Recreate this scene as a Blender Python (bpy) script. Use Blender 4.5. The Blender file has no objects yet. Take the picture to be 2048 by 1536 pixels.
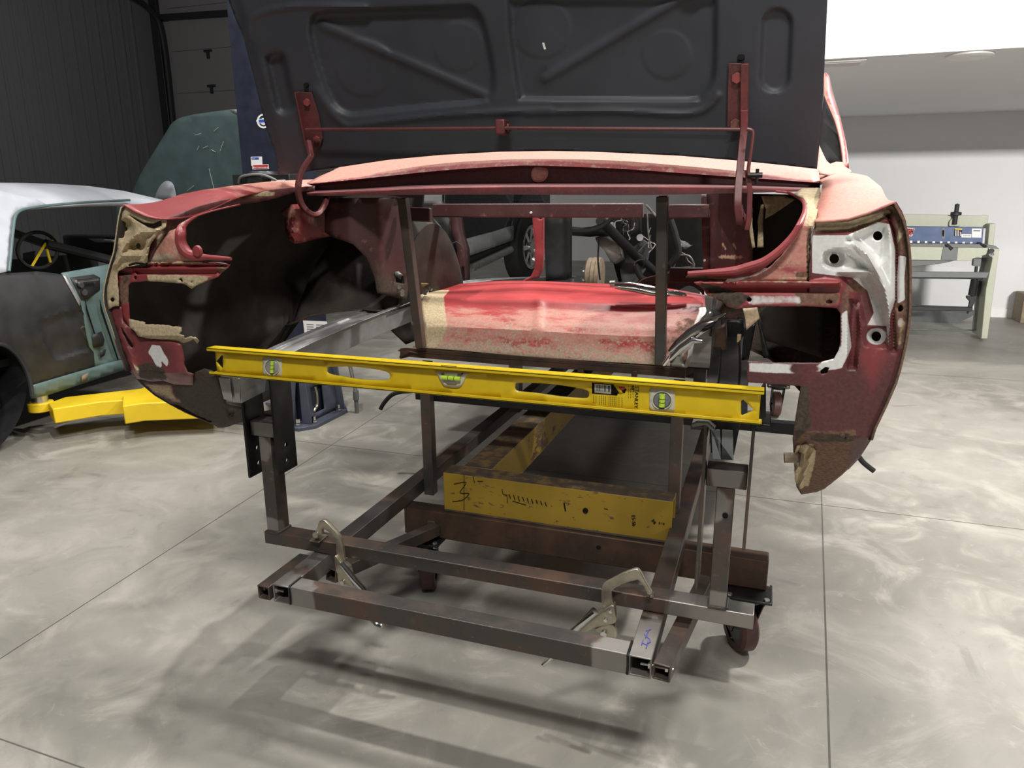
import bpy, bmesh, math, random
import numpy as np
from mathutils import Vector, Matrix
from mathutils.geometry import delaunay_2d_cdt
random.seed(5)
S = bpy.context.scene
COL = S.collection
# ------------------------------------------------------------------ camera
# world: X across the red car (right +), Y along the car away from the camera, Z up, floor z = 0
FPX = 1452.0                                   # focal length in pixels of a 2048 x 1536 frame
CAM = Vector((0.67, -1.40, 1.30))
_yaw, _pitch, _roll = [math.radians(a) for a in (19.31, 14.45, 0.25)]
_f = Vector((-math.sin(_yaw) * math.cos(_pitch), math.cos(_yaw) * math.cos(_pitch), -math.sin(_pitch)))
_r0 = Vector((math.cos(_yaw), math.sin(_yaw), 0)); _d0 = _f.cross(_r0)
_r = _r0 * math.cos(_roll) + _d0 * math.sin(_roll); _d = -_r0 * math.sin(_roll) + _d0 * math.cos(_roll)
cd = bpy.data.cameras.new('camera'); cam = bpy.data.objects.new('camera', cd); COL.objects.link(cam)
cd.sensor_width = 36.0; cd.lens = 36.0 * FPX / 2048.0; cd.clip_start = 0.02; cd.clip_end = 100
cam.matrix_world = Matrix(((_r.x, -_d.x, -_f.x, CAM.x), (_r.y, -_d.y, -_f.y, CAM.y), (_r.z, -_d.z, -_f.z, CAM.z), (0, 0, 0, 1)))
S.camera = cam
# ------------------------------------------------------------------ world, lamps, exposure
S.view_settings.view_transform = 'Standard'; S.view_settings.look = 'None'
S.view_settings.exposure = 0.0; S.view_settings.gamma = 1.0; S.view_settings.use_curve_mapping = False
wd = bpy.data.worlds.new('shop_air'); S.world = wd; wd.use_nodes = True
wd.node_tree.nodes['Background'].inputs[0].default_value = (0.95, 0.97, 1.0, 1)
wd.node_tree.nodes['Background'].inputs[1].default_value = 0.055
def lamp(name, loc, target, sx, sy, power, col=(1, 0.97, 0.92), spread=180):
    l = bpy.data.lights.new(name, 'AREA'); l.shape = 'RECTANGLE'; l.size = sx; l.size_y = sy
    l.energy = power; l.color = col; l.spread = math.radians(spread)
    o = bpy.data.objects.new(name, l); COL.objects.link(o); o.location = loc
    o.rotation_euler = (Vector(target) - Vector(loc)).to_track_quat('-Z', 'Y').to_euler(); return o
lamp('bay_lamp', (-1.25, 0.56, 3.7), (-1.25, 0.56, 0), 0.10, 0.10, 60)     # row over the open boot
lamp('bay_lamp', (0.35, 0.52, 3.7), (0.35, 0.52, 0), 0.10, 0.10, 34)
lamp('bay_lamp', (0.9, -2.1, 4.2), (0.1, 0.3, 0.7), 1.0, 0.25, 130)          # above the photographer
lamp('bay_lamp', (0.2, 2.2, 4.3), (0.0, 1.2, 0.9), 1.0, 0.25, 120)          # over the cabin
lamp('bay_lamp', (2.75, 2.6, 4.3), (1.6, 1.6, 0), 0.22, 0.22, 205)              # right aisle
lamp('bay_lamp', (-3.4, 0.4, 4.3), (-3.2, 1.2, 0), 1.2, 0.3, 50)            # by the lift
lamp('bay_lamp', (5.5, -8.0, 3.38), (3.6, 7.8, 0.6), 1.2, 0.3, 150, spread=50)  # right side, throws the bulkhead shadow
lamp('bay_lamp', (-8.0, 5.0, 5.5), (-11.0, 12.0, 2.0), 2.0, 1.0, 160)       # far left bay
# ------------------------------------------------------------------ picking points: pixel -> point on a world plane
def ray(x, y): return _r * ((x - 1024) / FPX) + _d * ((y - 768) / FPX) + _f
def PX(x, y, X): d = ray(x, y); return CAM + d * ((X - CAM.x) / d.x)
def PY(x, y, Y): d = ray(x, y); return CAM + d * ((Y - CAM.y) / d.y)
def PZ(x, y, z): d = ray(x, y); return CAM + d * ((z - CAM.z) / d.z)
def fr(ox, oy, s): return lambda *p: [(ox + u / s, oy + v / s) for u, v in p]
L1 = fr(220, 380, 5.9077); L2 = fr(220, 620, 5.12); L3 = fr(540, 340, 5.12); C1 = fr(200, 280, 2.56); C2 = fr(800, 280, 2.56)
R1 = fr(1580, 360, 4.519); R2 = fr(1360, 360, 5.12); R0 = fr(1300, 280, 2.0754); R4 = fr(1340, 640, 3.34)
T4 = fr(440, 0, 3.103); T5 = fr(1050, 0, 2.9257); K1 = fr(490, 1020, 6.8267); K2 = fr(1200, 1100, 5.689); DK = fr(560, 300, 4.6545)
# ------------------------------------------------------------------ materials
class N:
    def __init__(s, name):
        s.m = bpy.data.materials.new(name); s.m.use_nodes = True; s.t = s.m.node_tree; s.b = s.t.nodes['Principled BSDF']
        s.co = s.t.nodes.new('ShaderNodeTexCoord').outputs['Object']
    def new(s, k): return s.t.nodes.new(k)
    def put(s, sock, v):
        if isinstance(v, bpy.types.NodeSocket): s.t.links.new(v, sock)
        elif isinstance(v, (tuple, list)) and len(v) == 3 and sock.type == 'RGBA': sock.default_value = (*v, 1)
        else: sock.default_value = v
    def noise(s, sc, det=4, rough=.55, dist=0, scale3=None):
        n = s.new('ShaderNodeTexNoise'); n.inputs['Scale'].default_value = sc; n.inputs['Detail'].default_value = det
        n.inputs['Roughness'].default_value = rough; n.inputs['Distortion'].default_value = dist
        v = s.co
        if scale3:
            mp = s.new('ShaderNodeMapping'); mp.inputs['Scale'].default_value = scale3; s.put(mp.inputs[0], v); v = mp.outputs[0]
        s.put(n.inputs['Vector'], v); return n.outputs[0]
    def ramp(s, v, a, b, lo=0., hi=1.):
        n = s.new('ShaderNodeMapRange'); n.interpolation_type = 'SMOOTHSTEP'; s.put(n.inputs[0], v)
        for i, q in enumerate((a, b, lo, hi)): s.put(n.inputs[i + 1], q)
        return n.outputs[0]
    def math(s, op, a, b=0.):
        n = s.new('ShaderNodeMath'); n.operation = op; s.put(n.inputs[0], a); s.put(n.inputs[1], b); return n.outputs[0]
    def mix(s, f, a, b):
        n = s.new('ShaderNodeMix'); n.data_type = 'RGBA'; s.put(n.inputs[0], f); s.put(n.inputs[6], a); s.put(n.inputs[7], b); return n.outputs[2]
    def attr(s, nm):
        n = s.new('ShaderNodeAttribute'); n.attribute_name = nm; return n.outputs['Fac']
    def bump(s, h, st=.2, dist=.01):
        n = s.new('ShaderNodeBump'); n.inputs['Strength'].default_value = st; n.inputs['Distance'].default_value = dist
        s.put(n.inputs['Height'], h); s.put(s.b.inputs['Normal'], n.outputs[0])
    def set(s, **k):
        for q, v in k.items(): s.put(s.b.inputs[{'col': 'Base Color', 'rough': 'Roughness', 'metal': 'Metallic', 'coat': 'Coat Weight', 'trans': 'Transmission Weight', 'ior': 'IOR', 'emit': 'Emission Color', 'es': 'Emission Strength', 'alpha': 'Alpha', 'spec': 'Specular IOR Level'}[q]], v)
        return s.m
def plain(name, col, rough=.5, metal=0., var=.12, sc=14, bump=0.):
    n = N(name); f = n.noise(sc, 5)
    c = n.mix(n.ramp(f, .3, .7), tuple(x * (1 - var) for x in col), tuple(min(1, x * (1 + var)) for x in col))
    if bump: n.bump(n.noise(sc * 5, 4), bump, .004)
    return n.set(col=c, rough=n.ramp(f, .2, .8, max(0.03, rough - .07), min(1, rough + .07)), metal=metal)
def paintmat(name, red=(.235, .036, .040)):
    n = N(name); big = n.noise(5, 5); fine = n.noise(38, 6, .65); tiny = n.noise(150, 4, .6)
    col = n.mix(n.ramp(big, .35, .7), red, tuple(x * 1.35 + .012 for x in red))
    col = n.mix(n.ramp(fine, .58, .75, 0, .35), col, (.42, .20, .17))
    rough, metal = .42, 0.
    def layer(col, rough, metal, at, c1, c2, r, m, amp=.55, src=fine, wd=.12):
        a = n.math('ADD', n.attr(at), n.math('MULTIPLY', n.math('SUBTRACT', src, .5), amp * 2))
        f = n.ramp(a, .5 - wd, .5 + wd)
        col = n.mix(f, col, n.mix(n.ramp(tiny, .3, .7), c1, c2))
        def ml(x, y):
            q = n.new('ShaderNodeMix'); n.put(q.inputs[0], f); n.put(q.inputs[2], x); n.put(q.inputs[3], y); return q.outputs[0]
        return col, ml(rough, r), ml(metal, m)
    col, rough, metal = layer(col, rough, metal, 'shade_maroon', (.075, .024, .025), (.105, .036, .036), .5, 0., .45, n.noise(12, 6, .62), .34)  # darker maroon layer, puts shade into the paint colour
    col, rough, metal = layer(col, rough, metal, 'pink', (.48, .20, .165), (.55, .27, .21), .5, 0., .45, n.noise(9, 5, .6, 0, (1, 3, 3)))
    col, rough, metal = layer(col, rough, metal, 'scuff', (.34, .27, .19), (.46, .38, .29), .85, 0., .9, n.noise(95, 7, .72))
    col, rough, metal = layer(col, rough, metal, 'rust', (.11, .055, .035), (.20, .115, .075), .85, 0.)
    col, rough, metal = layer(col, rough, metal, 'bare', (.74, .74, .72), (.84, .84, .82), .40, .25, .25)
    col, rough, metal = layer(col, rough, metal, 'dust', (.40, .31, .19), (.58, .475, .31), .93, 0., .4)
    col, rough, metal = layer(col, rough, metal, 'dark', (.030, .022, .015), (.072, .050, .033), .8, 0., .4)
    n.bump(fine, .12, .004)
    return n.set(col=col, rough=rough, metal=metal)
def steelmat(name, base=(.075, .071, .068), rust=(.14, .085, .06), amt=.5, rough=.36):
    n = N(name); a = n.noise(7, 6, .6); b = n.noise(60, 5, .65); st = n.noise(30, 4, .5, 0, (1, 1, .2))
    col = n.mix(n.ramp(a, amt - .1, amt + .22), base, rust)
    col = n.mix(n.ramp(b, .60, .72, 0, .5), col, tuple(x * 2.4 for x in base))
    g = n.ramp(n.math('ADD', n.attr('bare'), n.math('MULTIPLY', n.math('SUBTRACT', st, .5), .7)), .4, .65)
    col = n.mix(g, col, (.27, .255, .24))
    n.bump(b, .12, .003)
    return n.set(col=col, rough=n.ramp(a, .3, .7, rough - .08, rough + .18), metal=n.ramp(g, 0, 1, .5, .7))
M = {}
M['paint'] = paintmat('weathered_red_paint')
M['maroon'] = paintmat('inner_red_paint', (.115, .030, .030))
M['bright_red'] = paintmat('bright_red_paint', (.33, .034, .036))
M['inner'] = paintmat('shaded_inner_paint', (.050, .019, .019))  # darker copy of the red, shade of the inner panels put into the colour
M['under'] = plain('brown_undercoat', (.032, .026, .020), .85, 0, .45, 9, .3)
M['steel'] = steelmat('mill_scale_tube')
M['black_steel'] = steelmat('black_steel', (.016, .016, .017), (.035, .026, .022), .6, .4)
M['brown_steel'] = steelmat('rusty_beam', (.045, .032, .026), (.10, .055, .035), .42, .5)
M['zinc'] = plain('bright_zinc', (.55, .54, .50), .3, .9, .15, 30)
M['silver'] = plain('galvanised_rail', (.36, .36, .36), .42, .45, .12, 20)
M['clamp'] = plain('nickel_clamp_finish', (.46, .42, .33), .36, .85, .15, 40)
M['chrome'] = plain('chrome', (.72, .72, .72), .12, 1., .05, 10)
M['lid'] = plain('black_primer', (.034, .037, .047), .55, 0, .12, 6)
M['black'] = plain('black_plastic', (.012, .012, .013), .45)
M['rubber'] = plain('black_rubber', (.018, .018, .018), .8, 0, .2, 30)
M['dark'] = plain('dark_trim', (.020, .020, .022), .6)
M['level'] = plain('yellow_level_paint', (.66, .47, .010), .38, 0, .05, 30)
M['yellow_arm'] = plain('yellow_lift_paint', (.86, .60, .02), .4, 0, .05, 8)
M['white'] = plain('white_label', (.75, .75, .74), .5, 0, .03)
M['ink'] = plain('black_ink', (.009, .009, .009), .8, 0, .05); M['ink'].node_tree.nodes['Principled BSDF'].inputs['Specular IOR Level'].default_value = .1
M['blue_ink'] = plain('blue_marker', (.10, .10, .42), .6, 0, .05)
M['clear'] = plain('clear_vial_plastic', (.55, .53, .42), .15, 0, .1, 30)
M['vial'] = plain('green_vial', (.50, .72, .06), .15, 0, .08, 60)
M['vial_dark'] = plain('grey_vial_lens', (.16, .17, .18), .15, 0, .1, 40)
M['teal'] = plain('teal_paint', (.110, .170, .172), .45, 0, .12, 7)
M['primer'] = plain('grey_primer', (.52, .54, .60), .5, 0, .06, 5)
M['guide'] = plain('black_guide_coat', (.022, .022, .024), .55, 0, .35, 6)
M['liftblue'] = plain('dark_blue_lift_paint', (.016, .020, .036), .4, 0, .08)
M['liftgrey'] = plain('grey_lift_paint', (.075, .085, .115), .4, 0, .08)
M['red_label'] = plain('red_label', (.45, .03, .03), .5, 0, .03)
M['blue_label'] = plain('blue_label', (.03, .08, .40), .5, 0, .03)
M['shear'] = plain('pale_green_enamel', (.44, .46, .36), .45, 0, .05)
M['shear_blue'] = plain('blue_enamel', (.014, .055, .17), .42, 0, .06)
M['shear_dark'] = plain('grey_machine_paint', (.14, .15, .15), .5, 0, .12)
M['caster'] = plain('dark_red_wheel', (.085, .035, .032), .5, 0, .2, 30)
M['wood'] = plain('raw_wood', (.45, .30, .18), .7, 0, .15, 30)
M['tan'] = plain('tan_rubber', (.26, .20, .14), .8, 0, .2, 30)
M['truck'] = plain('white_truck_paint', (.48, .49, .50), .25, 0, .03)
M['truck_dark'] = plain('dark_truck_paint', (.022, .024, .028), .25, 0, .05)
M['tank'] = plain('pale_aluminium', (.42, .38, .33), .5, .3, .15, 20)
def glass():
    n = N('window_glass'); return n.set(col=(.9, .95, .95), rough=.05, trans=1., ior=1.45)
M['glass'] = glass()
def wallmat(name, col, r=.7):
    n = N(name); a = n.noise(1.2, 4); b = n.noise(60, 3)
    n.bump(b, .05, .003); return n.set(col=n.mix(n.ramp(a, .3, .7), tuple(x * .97 for x in col), col), rough=r)
M['wall'] = wallmat('white_wall_paint', (.74, .745, .76)); M['trim'] = wallmat('white_trim', (.8, .8, .8), .5)
M['liner'] = wallmat('dark_metal_liner', (.115, .12, .125), .5); M['door'] = wallmat('grey_sectional_door', (.16, .155, .16), .55)
def concrete():
    n = N('ground_concrete'); n.co = n.new('ShaderNodeNewGeometry').outputs['Position']
    a = n.noise(.9, 6, .6, .6); b = n.noise(3.2, 7, .65, 1.2); c = n.noise(40, 6, .7); d = n.noise(7, 5, .6, .5)
    col = n.mix(n.ramp(a, .35, .65), (.235, .224, .196), (.345, .328, .295))
    col = n.mix(n.ramp(b, .45, .70), col, (.40, .38, .338))
    col = n.mix(n.ramp(b, .42, .30, 0, .55), col, (.185, .18, .165))
    col = n.mix(n.ramp(d, .62, .8, 0, .5), col, (.43, .36, .28))
    col = n.mix(n.ramp(c, .62, .72, 0, .4), col, (.24, .23, .21))
    e = n.noise(14, 7, .72, 1.5); col = n.mix(n.ramp(e, .52, .72, 0, .45), col, (.26, .25, .225)); col = n.mix(n.ramp(e, .42, .28, 0, .5), col, (.44, .42, .375))
    n.bump(c, .06, .002)
    return n.set(col=col, rough=n.ramp(b, .3, .7, .42, .6))
M['floor'] = concrete(); M['joint'] = plain('joint_filler', (.12, .115, .10), .9)
def yellowbeam():
    n = N('worn_yellow_beam'); a = n.noise(9, 6, .65); b = n.noise(26, 6, .7, 0, (1, 1, 2.2)); c = n.noise(3, 3)
    col = n.mix(n.ramp(c, .3, .7), (.25, .160, .012), (.34, .215, .018))
    col = n.mix(n.ramp(n.math('ADD', b, n.math('MULTIPLY', n.math('SUBTRACT', n.noise(2.6, 3), .5), .7)), .60, .66), col, (.10, .055, .032)); col = n.mix(n.ramp(a, .63, .69), col, (.045, .04, .035))
    g = n.new('ShaderNodeNewGeometry'); sp = n.new('ShaderNodeSeparateXYZ'); n.put(sp.inputs[0], g.outputs['Normal']); tp = n.math('ADD', sp.outputs[2], n.math('MULTIPLY', n.math('SUBTRACT', a, .5), .3))
    col = n.mix(n.ramp(tp, .5, .7), col, n.mix(n.ramp(b, .45, .62), (.05, .04, .03), (.14, .09, .035)))
    return n.set(col=col, rough=.5)
M['yellow_beam'] = yellowbeam()
# ------------------------------------------------------------------ objects
ORG = {}
def link(o): COL.objects.link(o); return o
def thing(name, label, cat, loc=(0, 0, 0), group=None):
    o = link(bpy.data.objects.new(name, None)); o.location = loc; o['label'] = label; o['category'] = cat
    o.empty_display_size = .05
    if group: o['group'] = group
    ORG[o] = Vector(loc); return o
def tag(o, label, cat, group=None):
    o['label'] = label; o['category'] = cat
    if group: o['group'] = group
    return o
def struct(o): o['kind'] = 'structure'; return o
def obj(name, vf, mats, parent=None, bevel=0, label=None, smooth=35, attrs=None, solid=0, inner=None, seg=2, at=None, subd=0):
    V, Fc = vf
    me = bpy.data.meshes.new(name); og = ORG.get(parent, Vector((0, 0, 0))) if parent else Vector(at or (0, 0, 0))
    me.from_pydata([tuple(Vector(v) - og) for v in V], [], [tuple(f) for f in Fc]); me.validate(); me.update()
    for m in (mats if isinstance(mats, (list, tuple)) else [mats]): me.materials.append(M[m] if isinstance(m, str) else m)
    if smooth:
        for p in me.polygons: p.use_smooth = True
        me.set_sharp_from_angle(angle=math.radians(smooth))
    if attrs and len(me.vertices) == len(V):
        for k, vals in attrs.items():
            at_ = me.attributes.new(k, 'FLOAT', 'POINT'); at_.data.foreach_set('value', [float(q) for q in vals])
    o = link(bpy.data.objects.new(name, me))
    if parent: o.parent = parent; ORG[o] = og
    else: o.location = og; ORG[o] = og
    if subd: m = o.modifiers.new('s', 'SUBSURF'); m.levels = subd; m.render_levels = subd
    if solid:
        m = o.modifiers.new('t', 'SOLIDIFY'); m.thickness = solid; m.offset = -1; m.use_even_offset = False
        if inner is not None: me.materials.append(M[inner]); m.material_offset = 1
    if bevel:
        m = o.modifiers.new('b', 'BEVEL'); m.width = bevel; m.segments = seg; m.limit_method = 'ANGLE'; m.angle_limit = math.radians(40)
    if label: o['label'] = label
    return o
class MB:
    def __init__(s): s.V = []; s.F = []
    def add(s, V, F):
        k = len(s.V); s.V += [Vector(v) for v in V]; s.F += [tuple(i + k for i in f) for f in F]; return s
    def box(s, a, b):
        x0, y0, z0 = [min(a[i], b[i]) for i in range(3)]; x1, y1, z1 = [max(a[i], b[i]) for i in range(3)]
        return s.add([(x0, y0, z0), (x1, y0, z0), (x1, y1, z0), (x0, y1, z0), (x0, y0, z1), (x1, y0, z1), (x1, y1, z1), (x0, y1, z1)],
                     [(0, 3, 2, 1), (4, 5, 6, 7), (0, 1, 5, 4), (1, 2, 6, 5), (2, 3, 7, 6), (3, 0, 4, 7)])
    def frame(s, p0, p1, up=(0, 0, 1)):
        d = (Vector(p1) - Vector(p0)).normalized(); u = Vector(up)
        if abs(d.dot(u)) > .98: u = Vector((0, 1, 0))
        a = d.cross(u).normalized(); return d, a, a.cross(d)
    def bar(s, p0, p1, w, h, up=(0, 0, 1)):
        p0, p1 = Vector(p0), Vector(p1); d, a, b = s.frame(p0, p1, up)
        c = [a * (i * w / 2) + b * (j * h / 2) for i, j in ((-1, -1), (1, -1), (1, 1), (-1, 1))]
        return s.add([p0 + q for q in c] + [p1 + q for q in c], [(0, 1, 2, 3)[::-1], (4, 5, 6, 7)] + [(i, (i + 1) % 4, 4 + (i + 1) % 4, 4 + i) for i in range(4)])
    def sq(s, p0, p1, w, h, t=.004, up=(0, 0, 1), m0=0., m1=0.):
        """hollow rectangular tube, open ends; m0/m1 skew the ends along the side axis (mitre)"""
        p0, p1 = Vector(p0), Vector(p1); d, a, b = s.frame(p0, p1, up); V = []
        for p, m in ((p0, m0), (p1, m1)):
            for q in (0, t):
                for i, j in ((-1, -1), (1, -1), (1, 1), (-1, 1)):
                    V.append(p + a * (i * (w / 2 - q)) + b * (j * (h / 2 - q)) + d * (m * i * (w / 2 - q)))
        Fc = []
        for i in range(4):
            k = (i + 1) % 4
            Fc += [(i, k, 8 + k, 8 + i), (4 + k, 4 + i, 12 + i, 12 + k), (k, i, 4 + i, 4 + k), (8 + i, 8 + k, 12 + k, 12 + i)]
        return s.add(V, Fc)
    def tube(s, pts, r, n=10, cap=True):
        P = [Vector(p) for p in pts]; R = r if isinstance(r, (list, tuple)) else [r] * len(P); V = []; Fc = []; ref = None
        for i, p in enumerate(P):
            d = (P[min(i + 1, len(P) - 1)] - P[max(i - 1, 0)]).normalized()
            if ref is None: ref = Vector((0, 0, 1)) if abs(d.z) < .9 else Vector((1, 0, 0))
            a = (ref - d * ref.dot(d)).normalized(); b = d.cross(a); ref = a
            V += [p + (a * math.cos(2 * math.pi * k / n) + b * math.sin(2 * math.pi * k / n)) * R[i] for k in range(n)]
        for i in range(len(P) - 1):
            for k in range(n): Fc.append((i * n + k, i * n + (k + 1) % n, (i + 1) * n + (k + 1) % n, (i + 1) * n + k))
        if cap: Fc += [tuple(range(n))[::-1], tuple((len(P) - 1) * n + k for k in range(n))]
        return s.add(V, Fc)
    def ribbon(s, pts, w, h, side):
        """rectangular section w x h swept along pts; side = width direction"""
        P = [Vector(p) for p in pts]; V = []; Fc = []; sd = Vector(side).normalized()
        for i, p in enumerate(P):
            d = (P[min(i + 1, len(P) - 1)] - P[max(i - 1, 0)]).normalized(); b = d.cross(sd).normalized(); ww = w[i] if isinstance(w, (list, tuple)) else w
            V += [p - sd * ww / 2 - b * h / 2, p + sd * ww / 2 - b * h / 2, p + sd * ww / 2 + b * h / 2, p - sd * ww / 2 + b * h / 2]
        for i in range(len(P) - 1):
            for k in range(4): Fc.append((i * 4 + k, i * 4 + (k + 1) % 4, i * 4 + 4 + (k + 1) % 4, i * 4 + 4 + k))
        Fc += [(3, 2, 1, 0), tuple(len(P) * 4 - 4 + k for k in range(4))]
        return s.add(V, Fc)
    def cyl(s, c, axis, r, h, n=24, r2=None): 
        c = Vector(c); a = Vector(axis).normalized() * h / 2; return s.tube([c - a, c + a], [r, r if r2 is None else r2], n)
    def lathe(s, c, axis, prof, n=32):
        """prof = (offset along axis, radius)"""
        c = Vector(c); d, a, b = s.frame(c, c + Vector(axis)); V = []; Fc = []
        for o, r in prof: V += [c + d * o + (a * math.cos(2 * math.pi * k / n) + b * math.sin(2 * math.pi * k / n)) * r for k in range(n)]
        for i in range(len(prof) - 1):
            for k in range(n): Fc.append((i * n + k, i * n + (k + 1) % n, (i + 1) * n + (k + 1) % n, (i + 1) * n + k))
        return s.add(V, Fc)
    def prism(s, poly, vec):
        """closed 3D polygon extruded along vec"""
        P = [Vector(p) for p in poly]; n = len(P); v = Vector(vec)
        return s.add(P + [p + v for p in P], [tuple(range(n)), tuple(range(2 * n - 1, n - 1, -1))] + [(i, n + i, n + (i + 1) % n, (i + 1) % n) for i in range(n)])
    def vf(s): return s.V, s.F
    def build(s, name, mat, parent=None, bevel=0, label=None, **k):
        bm = bmesh.new(); vs = [bm.verts.new(v) for v in s.V]
        for f in s.F:
            try: bm.faces.new([vs[i] for i in f])
            except ValueError: pass
        bmesh.ops.recalc_face_normals(bm, faces=bm.faces[:]); bm.verts.index_update()
        out = ([v.co.copy() for v in bm.verts], [[v.index for v in f.verts] for f in bm.faces]); bm.free()
        at = k.pop('attrs', None)
        if callable(at): at = at(out[0])
        return obj(name, out, mat, parent, bevel, label, attrs=at, **k)
def lerp(a, b, t): return a + (b - a) * t
def interp(x, tab):
    if x <= tab[0][0]: return tab[0][1]
    for (a, b), (c, d) in zip(tab, tab[1:]):
        if x <= c: return lerp(b, d, (x - a) / (c - a))
    return tab[-1][1]
def resample(P, n):
    P = [Vector(p) for p in P]; L = [0]
    for a, b in zip(P, P[1:]): L.append(L[-1] + (b - a).length)
    out = []; j = 0
    for i in range(n):
        q = L[-1] * i / (n - 1)
        while j < len(P) - 2 and L[j + 1] < q: j += 1
        t = 0 if L[j + 1] == L[j] else (q - L[j]) / (L[j + 1] - L[j]); out.append(P[j].lerp(P[j + 1], min(1, max(0, t))))
    return out
def spline(P, k=6):
    P = [Vector(p) for p in P]; out = []
    for i in range(len(P) - 1):
        a, b, c, d = P[max(i - 1, 0)], P[i], P[i + 1], P[min(i + 2, len(P) - 1)]
        for q in range(k):
            t = q / k; out.append(.5 * ((2 * b) + (c - a) * t + (2 * a - 5 * b + 4 * c - d) * t * t + (3 * b - a - 3 * c + d) * t ** 3))
    return out + [P[-1]]
def sp2(P, k=5): return [(p.x, p.y) for p in spline([Vector((a, b, 0)) for a, b in P], k)]
def loft(rows, n=None, close=False):
    R = [resample(r, n) if n else [Vector(p) for p in r] for r in rows]; n = len(R[0]); V = [p for r in R for p in r]; Fc = []
    for i in range(len(R) - 1):
        for k in range(n if close else n - 1): Fc.append((i * n + k, i * n + (k + 1) % n, (i + 1) * n + (k + 1) % n, (i + 1) * n + k))
    return V, Fc
def facecam(vf, to=None):
    """flip so that the mean normal looks at the camera side"""
    V, Fc = vf; to = Vector(to) if to else CAM; s = 0
    for f in Fc[::max(1, len(Fc) // 200)]:
        a, b, c = V[f[0]], V[f[1]], V[f[2]]; nn = (b - a).cross(c - a); s += nn.dot(to - a)
    return (V, [tuple(reversed(f)) for f in Fc]) if s < 0 else vf
def inpoly(X, Y, poly):
    r = np.zeros(X.shape, bool); n = len(poly)
    for i in range(n):
        x0, y0 = poly[i]; x1, y1 = poly[(i + 1) % n]
        if y0 == y1: continue
        c = ((y0 > Y) != (y1 > Y)) & (X < (x1 - x0) * (Y - y0) / (y1 - y0) + x0); r ^= c
    return r
def pdist(X, Y, poly, closed=True):
    d = np.full(X.shape, 1e9); n = len(poly)
    for i in range(n if closed else n - 1):
        x0, y0 = poly[i]; x1, y1 = poly[(i + 1) % n]; dx, dy = x1 - x0, y1 - y0; L = dx * dx + dy * dy + 1e-9
        t = np.clip(((X - x0) * dx + (Y - y0) * dy) / L, 0, 1); d = np.minimum(d, np.hypot(X - x0 - t * dx, Y - y0 - t * dy))
    return d
def sm(x, a, b): t = np.clip((x - a) / (b - a), 0, 1); return t * t * (3 - 2 * t)
def blob(cx, cy, rx, ry): return lambda x, y: 1 - sm(np.hypot((x - cx) / rx, (y - cy) / ry), .6, 1.25)
def blobs(*L): return lambda x, y: np.max([blob(*b)(x, y) for b in L], axis=0)
def pmask(poly, soft=6): return lambda x, y: np.where(inpoly(x, y, poly), sm(pdist(x, y, poly), -soft, soft), 1 - sm(pdist(x, y, poly), -soft, soft))
def ring(cx, cy, r, n=14, ry=None): return [(cx + r * math.cos(2 * math.pi * i / n), cy + (ry or r) * math.sin(2 * math.pi * i / n)) for i in range(n)]
def tri2(outline, holes, res, torn=0, seed=1):
    rg = random.Random(seed); loops = []
    for li, lp in enumerate([outline] + list(holes)):
        o = []
        for (x0, y0), (x1, y1) in zip(lp, lp[1:] + lp[:1]):
            L = math.hypot(x1 - x0, y1 - y0); k = max(1, int(round(L / res)))
            for q in range(k):
                j = rg.uniform(-torn, torn) if (torn and q and li == 0) else 0
                o.append((x0 + (x1 - x0) * q / k - j * (y1 - y0) / (L + 1e-9), y0 + (y1 - y0) * q / k + j * (x1 - x0) / (L + 1e-9)))
        loops.append(o)
    A = np.array(loops[0]); x0, y0 = A.min(0); x1, y1 = A.max(0)
    gx, gy = np.meshgrid(np.arange(x0 + res * .5, x1, res), np.arange(y0 + res * .5, y1, res * .87))
    gx = gx + (np.arange(gx.shape[0]) % 2)[:, None] * res * .5; gx, gy = gx.ravel(), gy.ravel()
    ok = inpoly(gx, gy, loops[0]) & (pdist(gx, gy, loops[0]) > res * .45)
    for h in loops[1:]: ok &= ~inpoly(gx, gy, h) & (pdist(gx, gy, h) > res * .45)
    vs = []; es = []
    for lp in loops:
        k = len(vs); vs += lp; es += [(k + i, k + (i + 1) % len(lp)) for i in range(len(lp))]
    vs += list(zip(gx[ok], gy[ok]))
    v, e, f = delaunay_2d_cdt([Vector((float(a), float(b))) for a, b in vs], es, [], 0, 1e-5)[:3]
    P = np.array([(q.x, q.y) for q in v]); T = [t for t in f if len(t) == 3]; c = np.array([P[list(t)].mean(0) for t in T])
    k = inpoly(c[:, 0], c[:, 1], loops[0])
    for h in loops[1:]: k &= ~inpoly(c[:, 0], c[:, 1], h)
    Q = P[np.array(T)]; k &= np.abs((Q[:, 1, 0] - Q[:, 0, 0]) * (Q[:, 2, 1] - Q[:, 0, 1]) - (Q[:, 2, 0] - Q[:, 0, 0]) * (Q[:, 1, 1] - Q[:, 0, 1])) > .012 * min(res, 12) ** 2 * (1 if res > 1 else 0)
    return P, [T[i] for i in np.nonzero(k)[0]]
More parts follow.
